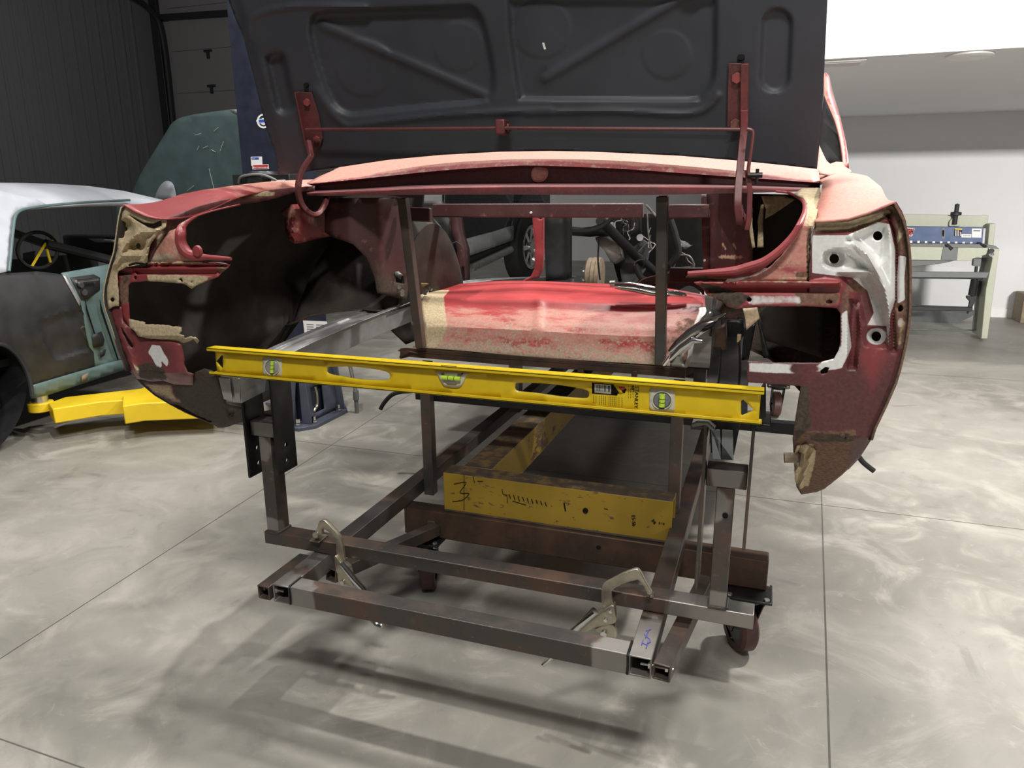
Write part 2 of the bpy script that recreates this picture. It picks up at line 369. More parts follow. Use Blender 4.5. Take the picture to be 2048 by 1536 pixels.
def sheet(name, parent, outline, Y, mats, t=.003, holes=(), res=9, relief=None, masks=None, torn=0, seed=1, place=None, **kw):
    """metal sheet: outline read off in pixels, laid on its own surface Y(x, y) (metres), real thickness t"""
    P, T = tri2(list(outline), [list(h) for h in holes], res, torn, seed); x, y = P[:, 0], P[:, 1]
    if place: V = [place(a, b) for a, b in P]
    else:
        YY = np.array([Y(a, b) for a, b in P]) if callable(Y) else np.full(len(P), float(Y))
        if relief is not None: YY = YY + relief(x, y)
        V = [PY(a, b, float(q)) for (a, b), q in zip(P, YY)]
    V, Fc = facecam((V, T))
    at = {k: (f(x, y) if callable(f) else np.full(len(P), float(f))) for k, f in (masks or {}).items()}
    return obj(name, (V, Fc), mats, parent, attrs=at, solid=t, **kw)
def text(body, name, p, right, up, size, mat, parent, depth=.0006, font_w=1.0, label=None):
    """raised lettering at p, reading along right"""
    cu = bpy.data.curves.new('t', 'FONT'); cu.body = body; cu.size = size; cu.extrude = depth; cu.align_x = 'LEFT'
    to = bpy.data.objects.new('t', cu); COL.objects.link(to); bpy.context.view_layer.update()
    me0 = bpy.data.meshes.new_from_object(to.evaluated_get(bpy.context.evaluated_depsgraph_get())); COL.objects.unlink(to)
    r = Vector(right).normalized(); u = Vector(up).normalized(); n = r.cross(u); p = Vector(p)
    V = [p + r * v.co.x * font_w + u * v.co.y + n * v.co.z for v in me0.vertices]; Fc = [tuple(q.vertices) for q in me0.polygons]
    bpy.data.objects.remove(to); bpy.data.meshes.remove(me0)
    return obj(name, (V, Fc), mat, parent, smooth=0, label=label)
# ------------------------------------------------------------------ the shop
YB = 13.6                                       # far wall of the bay
XC = PY(325, 200, YB).x                         # its left corner
def slab(name, a, b, m, **k): return struct(MB().box(a, b).build(name, m, None, smooth=0, **k))
slab('floor', (XC - 1, -9, -.12), (9, YB + .5, 0), 'floor')
def joint(i, a, b, w=.0035):
    a, b = Vector(a), Vector(b); s = Vector((-(b - a).y, (b - a).x, 0)).normalized() * w / 2
    struct(obj('trim_%d' % i, ([a - s, b - s, b + s, a + s, ], [(0, 1, 2, 3)]), 'joint', smooth=0))
h = .0008
joint(1, (-1.33, -.55, h), (-1.60, 3.4, h)); joint(2, (.875, -.35, h), (1.07, 4.0, h), .005)
joint(3, (-4.5, 1.80, h), (4.5, 1.795, h)); joint(4, (-3.5, -.34, h), (.3, -.40, h))
joint(5, (-6, 4.6, h), (6, 4.6, h))
slab('wall_back', (XC, YB, 0), (-8.0, YB + .15, 6.5), 'door'); slab('wall_back_right', (-8.0, YB, 0), (1.0, YB + .15, 6.5), 'wall')
slab('wall_left', (XC - .15, -2, 0), (XC, YB, 6.5), 'liner')
MBr = MB()
for i in range(46):
    y = 12.9 - i * .33 ; MBr.box((XC, y, .1), (XC + .03, y + .05, 6.4))
for i in range(46):
    y = 12.75 - i * .33 ; MBr.box((XC, y, .1), (XC + .012, y + .015, 6.4))
struct(MBr.build('trim_6', 'liner', None, smooth=0))
# sectional overhead door in the back wall
d = MB()
for k in range(7): d.box((XC + .5, YB - .05, .02 + k * .93), (XC + 5.2, YB - .003, .02 + k * .93 + .925))
struct(d.build('door_1', 'door', None, bevel=.004))
hg = MB()
for px, py in ((415, 102), (422, 172)):
    c = PY(px, py, YB - .08); hg.box(c + Vector((-.11, -.012, -.02)), c + Vector((.11, .03, .03))); hg.box(c + Vector((-.03, -.02, -.16)), c + Vector((.03, .03, 0)))
struct(hg.build('trim_7', 'black', None, bevel=.004))
tk = MB(); zt = PY(312, 40, YB).z
tk.tube(spline([(XC + .35, YB - .12, .02), (XC + .35, YB - .12, zt * .5), (XC + .35, YB - .12, zt - .5), (XC + .3, YB - .35, zt + .1), (XC + .22, YB - 1.1, zt + .35), (XC + .2, YB - 3, zt + .42), (XC + .2, YB - 7, zt + .42)], 8), .06, 8)
struct(tk.build('trim_8', 'black', None))
struct(MB().box((XC, YB - .1, 0), (XC + .22, YB + .02, 6.4)).build('trim_9', 'black', None, bevel=.01))
struct(MB().bar(PY(318, 36, YB - .1), PY(500, 24, YB - .1), .16, .12).build('trim_10', 'black', None))
# white bulkhead over the right aisle with a low ceiling and the white wall behind it
ZC, YH, YW, XL = 2.13, 3.9, 7.8, .35
slab('wall_bulkhead', (XL, YH, ZC), (8.5, YH + .12, 5.6), 'wall')
slab('ceiling', (XL, YH + .12, ZC), (8.5, YW, ZC + .1), 'wall')
slab('wall_right_bay', (XL, YW, 0), (8.5, YW + .12, ZC), 'wall')
slab('wall_right_side', (XL - .12, YH, 0), (XL, YW + .12, 5.6), 'wall')
slab('baseboard_back', (XL, YW - .015, 0), (8.5, YW, .095), 'trim', bevel=.003)
a, b = PZ(1655, 126, ZC), PZ(1716, 119, ZC)
vt = thing('ceiling_vent', 'white slotted air vent in the low ceiling beside the red car roof pillar', 'vent', (a.x, a.y, ZC - .012))
MB().box((a.x - .05, a.y - .1, ZC - .012), (b.x + .05, a.y + .1, ZC)).build('frame', 'trim', vt, bevel=.003)
sl = MB()
for k in range(7): sl.box((a.x - .02, a.y - .075 + k * .024, ZC - .017), (b.x + .02, a.y - .065 + k * .024, ZC - .011))
sl.build('slat', 'wall', vt)
c = PZ(1940, 109, ZC)
tag(MB().lathe((c.x, c.y, ZC), (0, 0, -1), [(0, .13), (.012, .13), (.02, .11), (.02, .0)]).build('recessed_light', 'trim', None, at=(c.x, c.y, ZC - .02)), 'white round fixture flush in the low ceiling at the upper right', 'light')
# ------------------------------------------------------------------ rolling frame under the car
cart = thing('rolling_frame', 'low dark steel tube frame on caster wheels with worn yellow beams under the red car', 'cart', (0, .6, 0))
def hot(ends, r): return lambda V: {'bare': [max([0] + [1 - sm((Vector(v) - Vector(e)).length / r, .5, 1.2) for e in ends]) for v in V]}
def cut(mb, n):  # subdivide long quads so attributes have something to hold on to
    return mb
def sqt(name, mat, par, p0, p1, w, h, t=.004, n=12, hots=(), r=.1, **k):
    p0, p1 = Vector(p0), Vector(p1); mb = MB(); d, a, b = mb.frame(p0, p1)
    rows = []
    V = []; Fc = []
    for i in range(n + 1):
        p = p0.lerp(p1, i / n)
        for q in (0, t):
            for x, z in ((-1, -1), (1, -1), (1, 1), (-1, 1)): V.append(p + a * (x * (w / 2 - q)) + b * (z * (h / 2 - q)))
    for i in range(n):
        for j in range(4):
            m = (j + 1) % 4; o = i * 8
            Fc += [(o + j, o + m, o + 8 + m, o + 8 + j), (o + 4 + m, o + 4 + j, o + 12 + j, o + 12 + m)]
    for j in range(4):
        m = (j + 1) % 4; o = n * 8
        Fc += [(m, j, 4 + j, 4 + m), (o + j, o + m, o + 4 + m, o + 4 + j)]
    mb.add(V, Fc)
    return mb.build(name, mat, par, bevel=k.pop('bevel', .0022), attrs=hot(hots, r) if hots else None, **k)
ZR = .325                                        # rails: 50 mm tube, top at .35
FY = -.035
XLr, XRr = -.432, .490
sqt('rail', 'steel', cart, (XLr, FY, ZR), (XLr, 3.35, ZR), .05, .05, n=40, hots=[(XLr, FY, ZR), (XLr, .13, .35)], r=.09)
sqt('rail', 'steel', cart, (XRr - .012, FY, ZR), (XRr, 3.35, ZR), .05, .05, n=40, hots=[(XRr, FY, .35), (XRr, .02, .35)], r=.13)
sqt('front_tube', 'steel', cart, (XLr + .026, FY + .026, ZR), (XRr - .038, FY + .026, ZR), .05, .05, n=30, hots=[(XLr + .03, FY, .32), (XRr - .05, FY, .33)], r=.085)
for x in (XLr + .026, XRr - .038):
    MB().tube([(x, FY, .302), (x + .001, FY - .001, .325), (x, FY, .348), (x, FY + .004, .351), (x, FY + .05, .351)], .003, 8).build('weld_seam', 'black_steel', cart)
# caster beams
def cbeam(y, x0, x1, nm='caster_beam'):
    b = MB().box((x0, y, .205), (x1, y + .062, .299)); o = b.build(nm, 'brown_steel', cart, bevel=.004); return o
cbeam(.597, -.415, .738); cbeam(3.10, -.44, .86)
dq = PZ(1412, 1150, .312); sqt('diagonal_brace', 'steel', cart, (XRr + .034, FY + .0, .322), (dq.x, dq.y, .292), .038, .038, n=14)
sqt('diagonal_brace', 'steel', cart, (XLr - .046, FY - .01, .326), (XLr - .040, .13, .330), .036, .038, n=6)
sqt('diagonal_brace', 'steel', cart, (XLr + .03, .14, .292), (-.30, .60, .236), .038, .038, n=10)
for x, s in ((XLr, -1), (XRr - .012, 1)):
    b = MB().tube([(x - s * .0, FY + .012, .327), (x + s * .07, FY + .012, .327)], .003, 8); b.cyl((x + s * .056, FY + .012, .327), (1, 0, 0), .008, .006, 6); b.cyl((x + s * .02, FY + .012, .327), (1, 0, 0), .008, .006, 6)
    b.build('bolt', 'zinc', cart)
def caster(x, y, ang, r=.076, w=.05):
    pl = MB().box((x - .065, y - .055, .197), (x + .065, y + .055, .2045)).build('caster', 'black_steel', cart, bevel=.003, label='black caster plate with dark red wheel')
    R = Matrix.Rotation(ang, 3, 'Z'); ax = R @ Vector((1, 0, 0)); fw = R @ Vector((0, 1, 0)); c = Vector((x, y, r)) + fw * .03
    MB().lathe(c, ax, [(-w / 2, r - .028), (-w / 2, r - .008), (-w / 2 + .008, r), (w / 2 - .008, r), (w / 2, r - .008), (w / 2, r - .028)], 36).build('tread', 'caster', pl)
    MB().lathe(c, ax, [(-w / 2 + .002, 0.), (-w / 2 + .004, .018), (-w / 2 + .006, r - .026), (w / 2 - .006, r - .026), (w / 2 - .004, .018), (w / 2 - .002, 0.)], 28).build('hub', 'shear_dark', pl)
    f = MB()
    for s in (-1, 1):
        o = ax * (s * (w / 2 + .006)); f.prism([c + o + fw * -.014 + Vector((0, 0, -.012)), c + o + fw * .014 + Vector((0, 0, -.012)), Vector((x, y, .188)) + o + fw * .03, Vector((x, y, .188)) + o - fw * .04], ax * (s * .004))
    f.lathe((x, y, .18), (0, 0, 1), [(0, .04), (.008, .044), (.017, .044)], 24); f.tube([c - ax * .035, c + ax * .035], .006, 10)
    f.build('fork', 'black_steel', pl)
    for sx in (-1, 1):
        for sy in (-1, 1): MB().cyl((x + sx * .05, y + sy * .042, .2), (0, 0, 1), .008, .02, 6).build('bolt', 'zinc', pl)
    return pl
caster(.690, .585, math.radians(28)); caster(-.335, .60, math.radians(20)); caster(.785, 3.10, math.radians(8)); caster(-.36, 3.1, .3)
# worn yellow beams on top
yb = sqt('yellow_beam', 'yellow_beam', cart, (-.276, .655, .3665), (.462, .655, .3665), .075, .133, n=30, bevel=.006)
sqt('yellow_beam', 'yellow_beam', cart, (-.185, .694, .3665), (-.185, 3.3, .3665), .10, .133, n=30, bevel=.006)
MB().tube([(-.272, .6165, .302), (.1, .6162, .301), (.455, .6165, .302)], .004, 8).build('weld_seam', 'steel', cart)
# handwriting on the yellow beam
def onb(x, y): return PY(x, y, .6160)
wr = MB()
def stroke(pts, r=.0011): wr.tube([onb(*p) for p in pts], r, 5)
stroke([(928, 950), (928, 1020)]); stroke(sp2([(908, 968), (932, 965), (920, 985), (938, 987), (925, 1000), (905, 1003)]))
stroke([(1004, 978), (1006, 988), (1014, 990), (1015, 1006)]); stroke([(1025, 1002), (1052, 1010)])
for i in range(9): stroke([(1018 + i * 9, 988 + i * 2.0), (1021 + i * 9, 997 + i * 1.7 + (i % 3))], .0014)
stroke([(946, 952), (949, 966)]); stroke([(955, 962), (966, 963)]); stroke([(1128, 1006), (1131, 1022)], .0022); stroke([(1208, 1017), (1216, 1019)], .001)
wr.build('handwriting', 'ink', yb, label='black marker scribbles')
rt = (onb(1270, 1052) - onb(1268, 1028)).normalized(); up = (onb(1275, 1030) - onb(1262, 1029)).normalized(); up = (up - rt * up.dot(rt)).normalized()
text('E5-5b', 'handwriting', onb(1263, 1030), rt, up, .0155, 'ink', yb, label='black marker figures')
text('3/6', 'handwriting', onb(1302, 1040), (onb(1312, 1054) - onb(1302, 1040)), (onb(1309, 1036) - onb(1302, 1040)), .013, 'ink', yb)
text('5/16', 'handwriting', onb(1317, 1048), (onb(1330, 1048) - onb(1317, 1046)), (0, 0, 1), .010, 'ink', yb)
hb = MB()
hb.cyl(PY(1171, 1021, .617), (0, 1, 0), .0085, .006, 18)
hb.build('bolt_hole', 'ink', yb)
hb = MB(); hb.cyl(PY(1197, 1095, .5972), (0, 1, 0), .007, .003, 18); hb.build('bolt_hole', 'ink', cart)
q = PY(862, 1050, .5955); MB().box(q + Vector((-.012, -.001, -.012)), q + Vector((.014, .004, .014))).build('bolt', 'steel', cart, bevel=.002); MB().cyl(q + Vector((0, -.004, -.002)), (0, 1, 0), .006, .01, 6).build('bolt', 'zinc', cart)
# uprights inside the rails and the cross tube they carry
YV = .742
zu = .768
sqt('upright', 'steel', cart, (-.383, YV, .295), (-.386, YV, zu), .036, .036, n=10)
sqt('upright', 'steel', cart, (.452, YV, .35), (.447, YV, zu), .036, .036, n=10)
sqt('cross_tube', 'black_steel', cart, (-.44, YV + .036, .643), (.93, YV + .036, .643), .034, .034, n=10)
sqt('upright', 'steel', cart, (-.37, 1.62, .35), (-.37, 1.62, .66), .05, .05, n=6, hots=[(-.37, 1.62, .55)], r=.16)
sqt('upright', 'steel', cart, (.44, 1.62, .35), (.44, 1.62, .66), .05, .05, n=6)
# marker scribble on the right rail
sc = MB()
def onr(x, y): return PZ(x, y, .3512)
for pts in ([(1292, 1262), (1302, 1258)], [(1297, 1260), (1291, 1276)], [(1288, 1268), (1299, 1278), (1301, 1284), (1293, 1288)], [(1286, 1280), (1283, 1290)], [(1283, 1285), (1295, 1290)], [(1296, 1282), (1292, 1297)]):
    sc.tube([onr(*p) for p in pts], .0011, 5)
sc.build('handwriting', 'blue_ink', cart, label='blue marker letters')
# ------------------------------------------------------------------ clamped support crossbar with two post brackets
sup = thing('support_crossbar', 'rusty flat tube clamped across the frame with two upright posts carrying the car rails', 'support', (0, .17, .351))
sqt('crossbar', 'steel', sup, (-.615, .170, .3705), (.702, .170, .3705), .052, .037, n=44, hots=[(.66, .15, .36), (.60, .15, .365)], r=.11)
for sx, xp, zt_ in ((-1, -.585, .672), (1, .621, .684)):
    sqt('post', 'steel', sup, (xp, .170, .389), (xp, .170, zt_), .038, .05, n=10, hots=[(xp, .15, .395), (xp - .02, .15, .64)], r=.05)
    MB().tube([(xp - .02, .144, .391), (xp + .018, .144, .391), (xp + .021, .148, .391), (xp + .021, .196, .391)], .004, 8).build('weld_seam', 'steel', sup)
    sqt('bracket', 'steel', sup, (xp - .043, .170, zt_ + .021), (xp + .043, .170, zt_ + .021), .05, .042, n=4, hots=[(xp, .145, zt_ + .03)], r=.05)
    ze = .875
    for k, x in enumerate((xp - .048, xp + .048)):
        lo = ((.553, .572) if sx < 0 else (.44, .55))[k]
        pl = [(.128, lo), (.212, lo), (.212, ze - .03), (.195, ze), (.145, ze), (.128, ze - .03)]
        holes = [ring(.17, lo + .03, .0065, 12), ring(.17, lo + .075, .0065, 12)]
        P, T = tri2(pl, holes, .02); V = [Vector((x - .004, a_, b_)) for a_, b_ in P]
        obj('side_plate', facecam((V, T), (x - 5, .17, .6)), 'black_steel' if sx < 0 else 'steel', sup, solid=.007, bevel=.001)
MB().cyl((.624, .143, .62), (0, 1, 0), .006, .004, 14).build('bolt_hole', 'ink', sup)
# ------------------------------------------------------------------ the red car shell
car = thing('car_shell', 'stripped red vintage car shell with cut away tail and raised black boot lid', 'car', (0, 1.2, .62))
def zcrest(Y): return interp(Y, [(0, 1.291), (.3, 1.318), (.6, 1.345), (1.0, 1.362), (1.6, 1.385), (2.2, 1.37)])
def zbot(Y):
    z = interp(Y, [(0, .868), (.012, .868), (.30, .632), (.33, .618), (.68, .612), (2.5, .60)])
    if .70 < Y < 1.52: z = max(z, .66 + math.sqrt(max(0, .41 ** 2 - (Y - 1.11) ** 2)))
    return z
def Yt(z): return 0.012 if z > .868 else .012 + (.868 - z) * 1.22
def TAIL(off=0.):
    def f(a, b):
        Y = .012
        for _ in range(7): Y = Yt(PY(a, b, Y).z)
        return Y + off
    return f
RS = R0((1022, 256), (1045, 292), (1062, 335), (1072, 385), (1079, 440), (1082, 500), (1083, 580), (1081, 700), (1076, 770), (1062, 850), (1046, 920), (1028, 990), (985, 1090), (930, 1205), (868, 1320), (800, 1388), (725, 1448), (690, 1462), (628, 1472), (608, 1440), (598, 1350), (592, 1240), (600, 1180), (612, 1100), (626, 1022))
LS = [(248.5, 409), (243, 430), (239, 462), (234, 501), (222, 541), (214, 576), (213, 599), (217, 619), (222, 631), (234, 668), (244, 702), (259, 736), (271, 757)] + L2((300, 742), (450, 872), (640, 985), (760, 1050), (900, 1105), (1040, 1168))
def quarter(sd):
    tl = TAIL(0.)
    sil = LS if sd < 0 else RS[:16]; SP = [PY(a, b, tl(a, b)) for a, b in sil]
    SIDE = sorted((p.z, abs(p.x)) for p in SP); zlow = SIDE[0][0]
    topx = L1((650, 335), (600, 335), (540, 332), (420, 305), (280, 245), (170, 172)) if sd < 0 else R1((232, 366), (300, 364), (400, 359), (525, 345), (700, 290), (950, 192))
    T0 = [PY(a, b, 0.) for a, b in topx]
    Ys = [0, .02, .05, .1, .15, .2, .25, .3, .38, .46, .54, .62, .68, .705, .72, .76, .82, .9, 1.0, 1.11, 1.22, 1.32, 1.4, 1.46, 1.5, 1.515, 1.6, 1.75]
    V = []; Fc = []; A = {'pink': [], 'dust': [], 'rust': [], 'dark': [], 'shade_maroon': []}; n = 26
    for Y in Ys:
        zc, zb_ = zcrest(Y), max(zbot(Y), zlow); w = sm(np.float64(Y), 0, .30)
        xi = (.700 if sd < 0 else .745) + (.01 if sd < 0 else .06) * min(Y, .5); zi = interp(Y, [(0, 1.257), (.2, 1.293), (.42, 1.325), (.6, 1.335), (1, 1.35)])
        if Y > .55: xi = lerp(xi, .80, sm(np.float64(Y), .55, 1.2))
        xc = .868 + .02 * min(Y, .6)
        row = []
        for t, p in zip((0, .22, .42, .62, .82, 1.), T0):
            g = Vector((lerp(xi, xc, t), Y, lerp(zi, zc, t) + .012 * math.sin(math.pi * t))); row.append((lerp(abs(p.x), g.x, w), lerp(p.z, g.z, w)))
        z0 = row[-1][1] - .006
        for k in range(n - 6):
            t = k / (n - 7); z = lerp(z0, zb_, t); zz = z - (z0 - T0[-1].z) * max(0, 1 - t * 3)
            row.append((interp(zz, SIDE) + .012 * min(Y, .5) + .02 * w * (1 - min(1, t * 4)) * (sd < 0), z))
        for i, (x, z) in enumerate(row):
            V.append((sd * x, Y, z)); top = i < 6
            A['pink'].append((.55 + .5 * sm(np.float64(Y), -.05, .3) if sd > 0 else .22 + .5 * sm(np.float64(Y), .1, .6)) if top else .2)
            A['dust'].append(.7 if (not top and Y < .03 and sd < 0 and z > .95) else 0); A['rust'].append(.8 if (not top and Y < .06 and sd > 0) else (.35 if z < zb_ + .05 else 0)); A['dark'].append(.3 if z < .95 and sd < 0 else 0); A['shade_maroon'].append(0 if top else .6)
    for i in range(len(Ys) - 1):
        for k in range(n - 1):
            q = (i * n + k, i * n + k + 1, (i + 1) * n + k + 1, (i + 1) * n + k); Fc.append(q if sd > 0 else q[::-1])
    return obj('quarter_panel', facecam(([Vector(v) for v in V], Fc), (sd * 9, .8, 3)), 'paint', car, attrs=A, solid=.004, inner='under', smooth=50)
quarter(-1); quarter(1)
# ---- left tail corner
sheet('tail_corner', car, L1((170, 172), (280, 245), (420, 305), (540, 332), (650, 335), (660, 380), (648, 432), (560, 520), (480, 640), (452, 760), (432, 858), (300, 893), (180, 913), (98, 958), (82, 1000), (100, 1290), (98, 1372), (30, 1380)) + [(217, 619), (213.5, 599), (214, 576), (222, 541), (234, 501), (239, 462), (247, 411)],
      .006, 'paint', .003, holes=[ring(*L1((178, 460))[0], 5, 10), ring(*L1((330, 658))[0], 6, 6), ring(*L1((25, 1297))[0], 4.6, 12),
      L1((215, 292), (300, 330), (400, 385), (500, 398), (605, 352), (612, 420), (520, 458), (450, 440), (385, 408), (280, 348)), L1((212, 880), (300, 852), (402, 862), (402, 878), (300, 882), (215, 905))],
      res=5, torn=.5, relief=lambda x, y: -.014 * np.exp(-(pdist(x, y, L1((120, 730), (220, 600), (340, 510), (560, 470)), False) / 5) ** 2) - .010 * np.exp(-(pdist(x, y, L1((430, 800), (450, 640), (560, 500), (640, 430)), False) / 4) ** 2) + .018 * blobs((*L1((330, 655))[0], 18, 15), (*L1((190, 480))[0], 16, 22))(x, y) - .012 * np.exp(-(pdist(x, y, L1((40, 900), (130, 780), (330, 760)), False) / 6) ** 2),
      masks={'dust': .92, 'scuff': .4, 'rust': lambda x, y: .55 * np.exp(-(pdist(x, y, L1((430, 860), (450, 700), (560, 520), (650, 430)), False) / 5) ** 2)})
# ---- boot gutter, left
def Yg(a, b): return interp(a, [(290, .012), (330, .02), (372, .07), (440, .2), (489, .31), (544, .42), (600, .50), (640, .55)])
sheet('boot_gutter', car, L1((652, 334), (780, 302), (900, 252), (1060, 192), (1300, 132), (1450, 100), (1540, 92)) + C1((740, 290), (880, 256), (1000, 243), (1100, 235), (1100, 262), (1000, 268), (900, 300), (790, 322)) + L1((1536, 172), (1350, 217), (1150, 262), (1000, 318), (900, 380), (860, 420), (760, 462), (700, 482), (650, 540), (560, 650), (470, 820), (446, 852), (452, 760), (482, 640), (562, 520), (650, 432), (662, 380)),
      lambda a, b: Yg(a, b) + .0, 'paint', .004, res=6, torn=.4, masks={'shade_maroon': .8, 'rust': lambda x, y: blobs((*L1((620, 520))[0], 30, 30), (*C1((800, 280))[0], 30, 8))(x, y) * .9, 'dust': lambda x, y: blobs((*C1((830, 275))[0], 30, 7), (*L1((600, 640))[0], 10, 25))(x, y) * .7, 'dark': .15})
sheet('lamp_panel', car, L1((862, 418), (812, 500), (800, 580), (815, 660), (855, 735), (925, 792), (985, 832), (985, 852), (470, 852), (442, 842), (470, 760), (560, 640), (650, 540), (702, 482), (765, 462)),
      .02, 'paint', .003, res=6, masks={'pink': .62, 'scuff': lambda x, y: .36 + .3 * blob(*L1((600, 820))[0], 30, 14)(x, y), 'rust': lambda x, y: .6 * np.exp(-(pdist(x, y, L1((445, 845), (560, 640), (700, 480)), False) / 6) ** 2)}, relief=lambda x, y: -.012 * blob(*L1((720, 680))[0], 22, 30)(x, y))
# rolled weatherstrip rim, left
def tubepx(name, px, Y, r, mat, par, n=10, k=5, flat=None, attrs=None):
    P = sp2(px, k); pts = [PY(a, b, Y(a, b) if callable(Y) else Y) for a, b in P]; R = [interp(i / (len(pts) - 1), r) if isinstance(r, list) else r for i in range(len(pts))]
    return MB().tube(pts, R, n).build(name, mat, par, attrs=attrs)
tubepx('seal_rim', L1((1536, 172), (1300, 225), (1120, 275), (1005, 318), (905, 385), (848, 450), (832, 540), (838, 620), (875, 700), (940, 765), (1040, 790), (1150, 795), (1300, 805), (1430, 812)), lambda a, b: interp(b, [(410, .19), (440, .05), (470, .012), (520, .012)]),
       [(0, .0022), (.2, .0022), (.30, .005), (.42, .0125), (.62, .0135), (.72, .012), (.85, .0065), (1, .004)], 'paint', car, attrs=lambda V: {'pink': [.1] * len(V)})
MB().add(*MB().lathe(PY(*L1((1040, 722))[0], .005), (0, -1, 0), [(0, .014), (.006, .012), (.008, .004), (.008, 0)], 16).vf()).build('seal_bump', 'paint', car)
# red shelf flange around the left lamp opening
sheet('lamp_flange', car, L1((446, 858), (560, 850), (1000, 856), (1415, 876), (1390, 912), (1280, 1010), (1130, 1082), (1010, 1132), (960, 1166), (910, 1130), (870, 1110), (620, 1086), (440, 1076), (240, 1092), (213, 1130), (210, 1280), (222, 1440)) + L2((196, 60), (195, 90), (270, 110), (355, 128), (355, 146), (300, 200), (262, 230), (180, 165), (132, 102), (122, 40)) + L1((130, 1385), (106, 1290), (95, 1120), (92, 970), (130, 930), (200, 914), (420, 902)),
      .014, 'paint', .003, res=6, torn=.7, seed=4, holes=[ring(*L1((298, 1030))[0], 3.6, 10, 4.8), L1((805, 1052), (845, 1040), (865, 1085), (840, 1085)), ring(*L1((960, 1088))[0], 1.6, 8)],
      relief=lambda x, y: .012 * sm(np.abs(y - (L1((0, 930))[0][1] + 0 * x)), 0, 6) * (y < L1((0, 1000))[0][1]) - .012 * np.exp(-((y - L1((0, 862))[0][1]) / 2.5) ** 2) * (x > 292),
      masks={'dust': lambda x, y: np.maximum(.75 * pmask(L1((430, 990), (1000, 1000), (1250, 1020), (960, 1180), (870, 1120), (440, 1090)), 4)(x, y), .8 * np.exp(-((y - L1((0, 850))[0][1]) / 3) ** 2) * (x > 294)), 'rust': lambda x, y: blobs((*L1((180, 1050))[0], 12, 20), (*L1((170, 1200))[0], 14, 30), (*L1((1330, 930))[0], 14, 10))(x, y) * .75, 'dark': lambda x, y: blob(*L1((180, 1060))[0], 9, 12)(x, y) * .6})
sheet('lamp_flange', car, L2((190, 92), (250, 107), (352, 128), (352, 146), (560, 157), (722, 178), (730, 215), (705, 245), (755, 268), (752, 300), (830, 280), (870, 285), (905, 325), (888, 342), (850, 300), (770, 335), (600, 322), (400, 292), (290, 270), (262, 228), (200, 180)),
      .0, 'paint', .003, res=5, torn=1.2, seed=7, relief=lambda x, y: .02 * sm(y, 672, 682), masks={'dust': .85, 'rust': lambda x, y: .5 * blob(*L2((260, 180))[0], 16, 12)(x, y)}, label='dusty torn lower flange')
sheet('tail_quarter', car, [(222, 631), (234, 668), (244, 702), (259, 736), (271, 757)] + L2((420, 732), (550, 727), (650, 762), (850, 772), (852, 660), (790, 640), (760, 560), (758, 480), (735, 352), (600, 320), (400, 290), (290, 268), (262, 228), (180, 165), (132, 102), (122, 40)) + L1((130, 1385), (98, 1372), (30, 1380)),
      TAIL(0.0), 'paint', .003, res=6, torn=.4, holes=[L2((104, 175), (125, 180), (180, 280), (240, 372), (225, 388), (180, 345), (120, 240))],
      masks={'shade_maroon': .55, 'bare': lambda x, y: np.maximum(pmask(L2((430, 350), (520, 370), (545, 440), (590, 500), (600, 580), (560, 560), (530, 520), (520, 630), (480, 600), (440, 500), (385, 440)), 3)(x, y), 0), 'dark': lambda x, y: .75 * pmask(L2((270, 545), (420, 520), (560, 600), (600, 720), (300, 720)), 10)(x, y), 'dust': lambda x, y: .7 * pmask(L2((215, 510), (260, 560), (350, 630), (270, 660)), 4)(x, y), 'rust': lambda x, y: .6 * pmask(L2((720, 340), (860, 400), (850, 700), (760, 640)), 8)(x, y)},
      relief=lambda x, y: .01 * sm(x, 352, 372) - .008 * np.exp(-(pdist(x, y, L2((100, 140), (160, 320), (230, 560), (300, 690)), False) / 6) ** 2))
sheet('valance', car, [(271, 757)] + L2((300, 742), (450, 872), (640, 985), (760, 1050), (900, 1105), (1040, 1168), (1105, 1205), (1190, 1200), (1375, 1140), (1375, 1010), (1190, 960), (1090, 700), (1040, 620), (960, 600), (870, 640), (850, 772), (650, 762), (550, 727), (420, 732)),
      TAIL(.006), 'paint', .003, res=7, torn=.5, holes=[ring(*L2((1240, 1052))[0], 7, 14, 10), L2((860, 1030), (920, 1055), (900, 1065))],
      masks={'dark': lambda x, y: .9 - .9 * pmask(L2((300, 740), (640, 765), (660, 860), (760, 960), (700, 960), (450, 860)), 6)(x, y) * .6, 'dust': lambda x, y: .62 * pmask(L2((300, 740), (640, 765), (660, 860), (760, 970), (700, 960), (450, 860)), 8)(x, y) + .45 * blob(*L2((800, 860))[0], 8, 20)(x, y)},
      relief=lambda x, y: .02 * sm(x, 340, 360) - .012 * np.exp(-(pdist(x, y, L2((450, 760), (640, 860), (860, 1040), (1010, 1130)), False) / 5) ** 2))
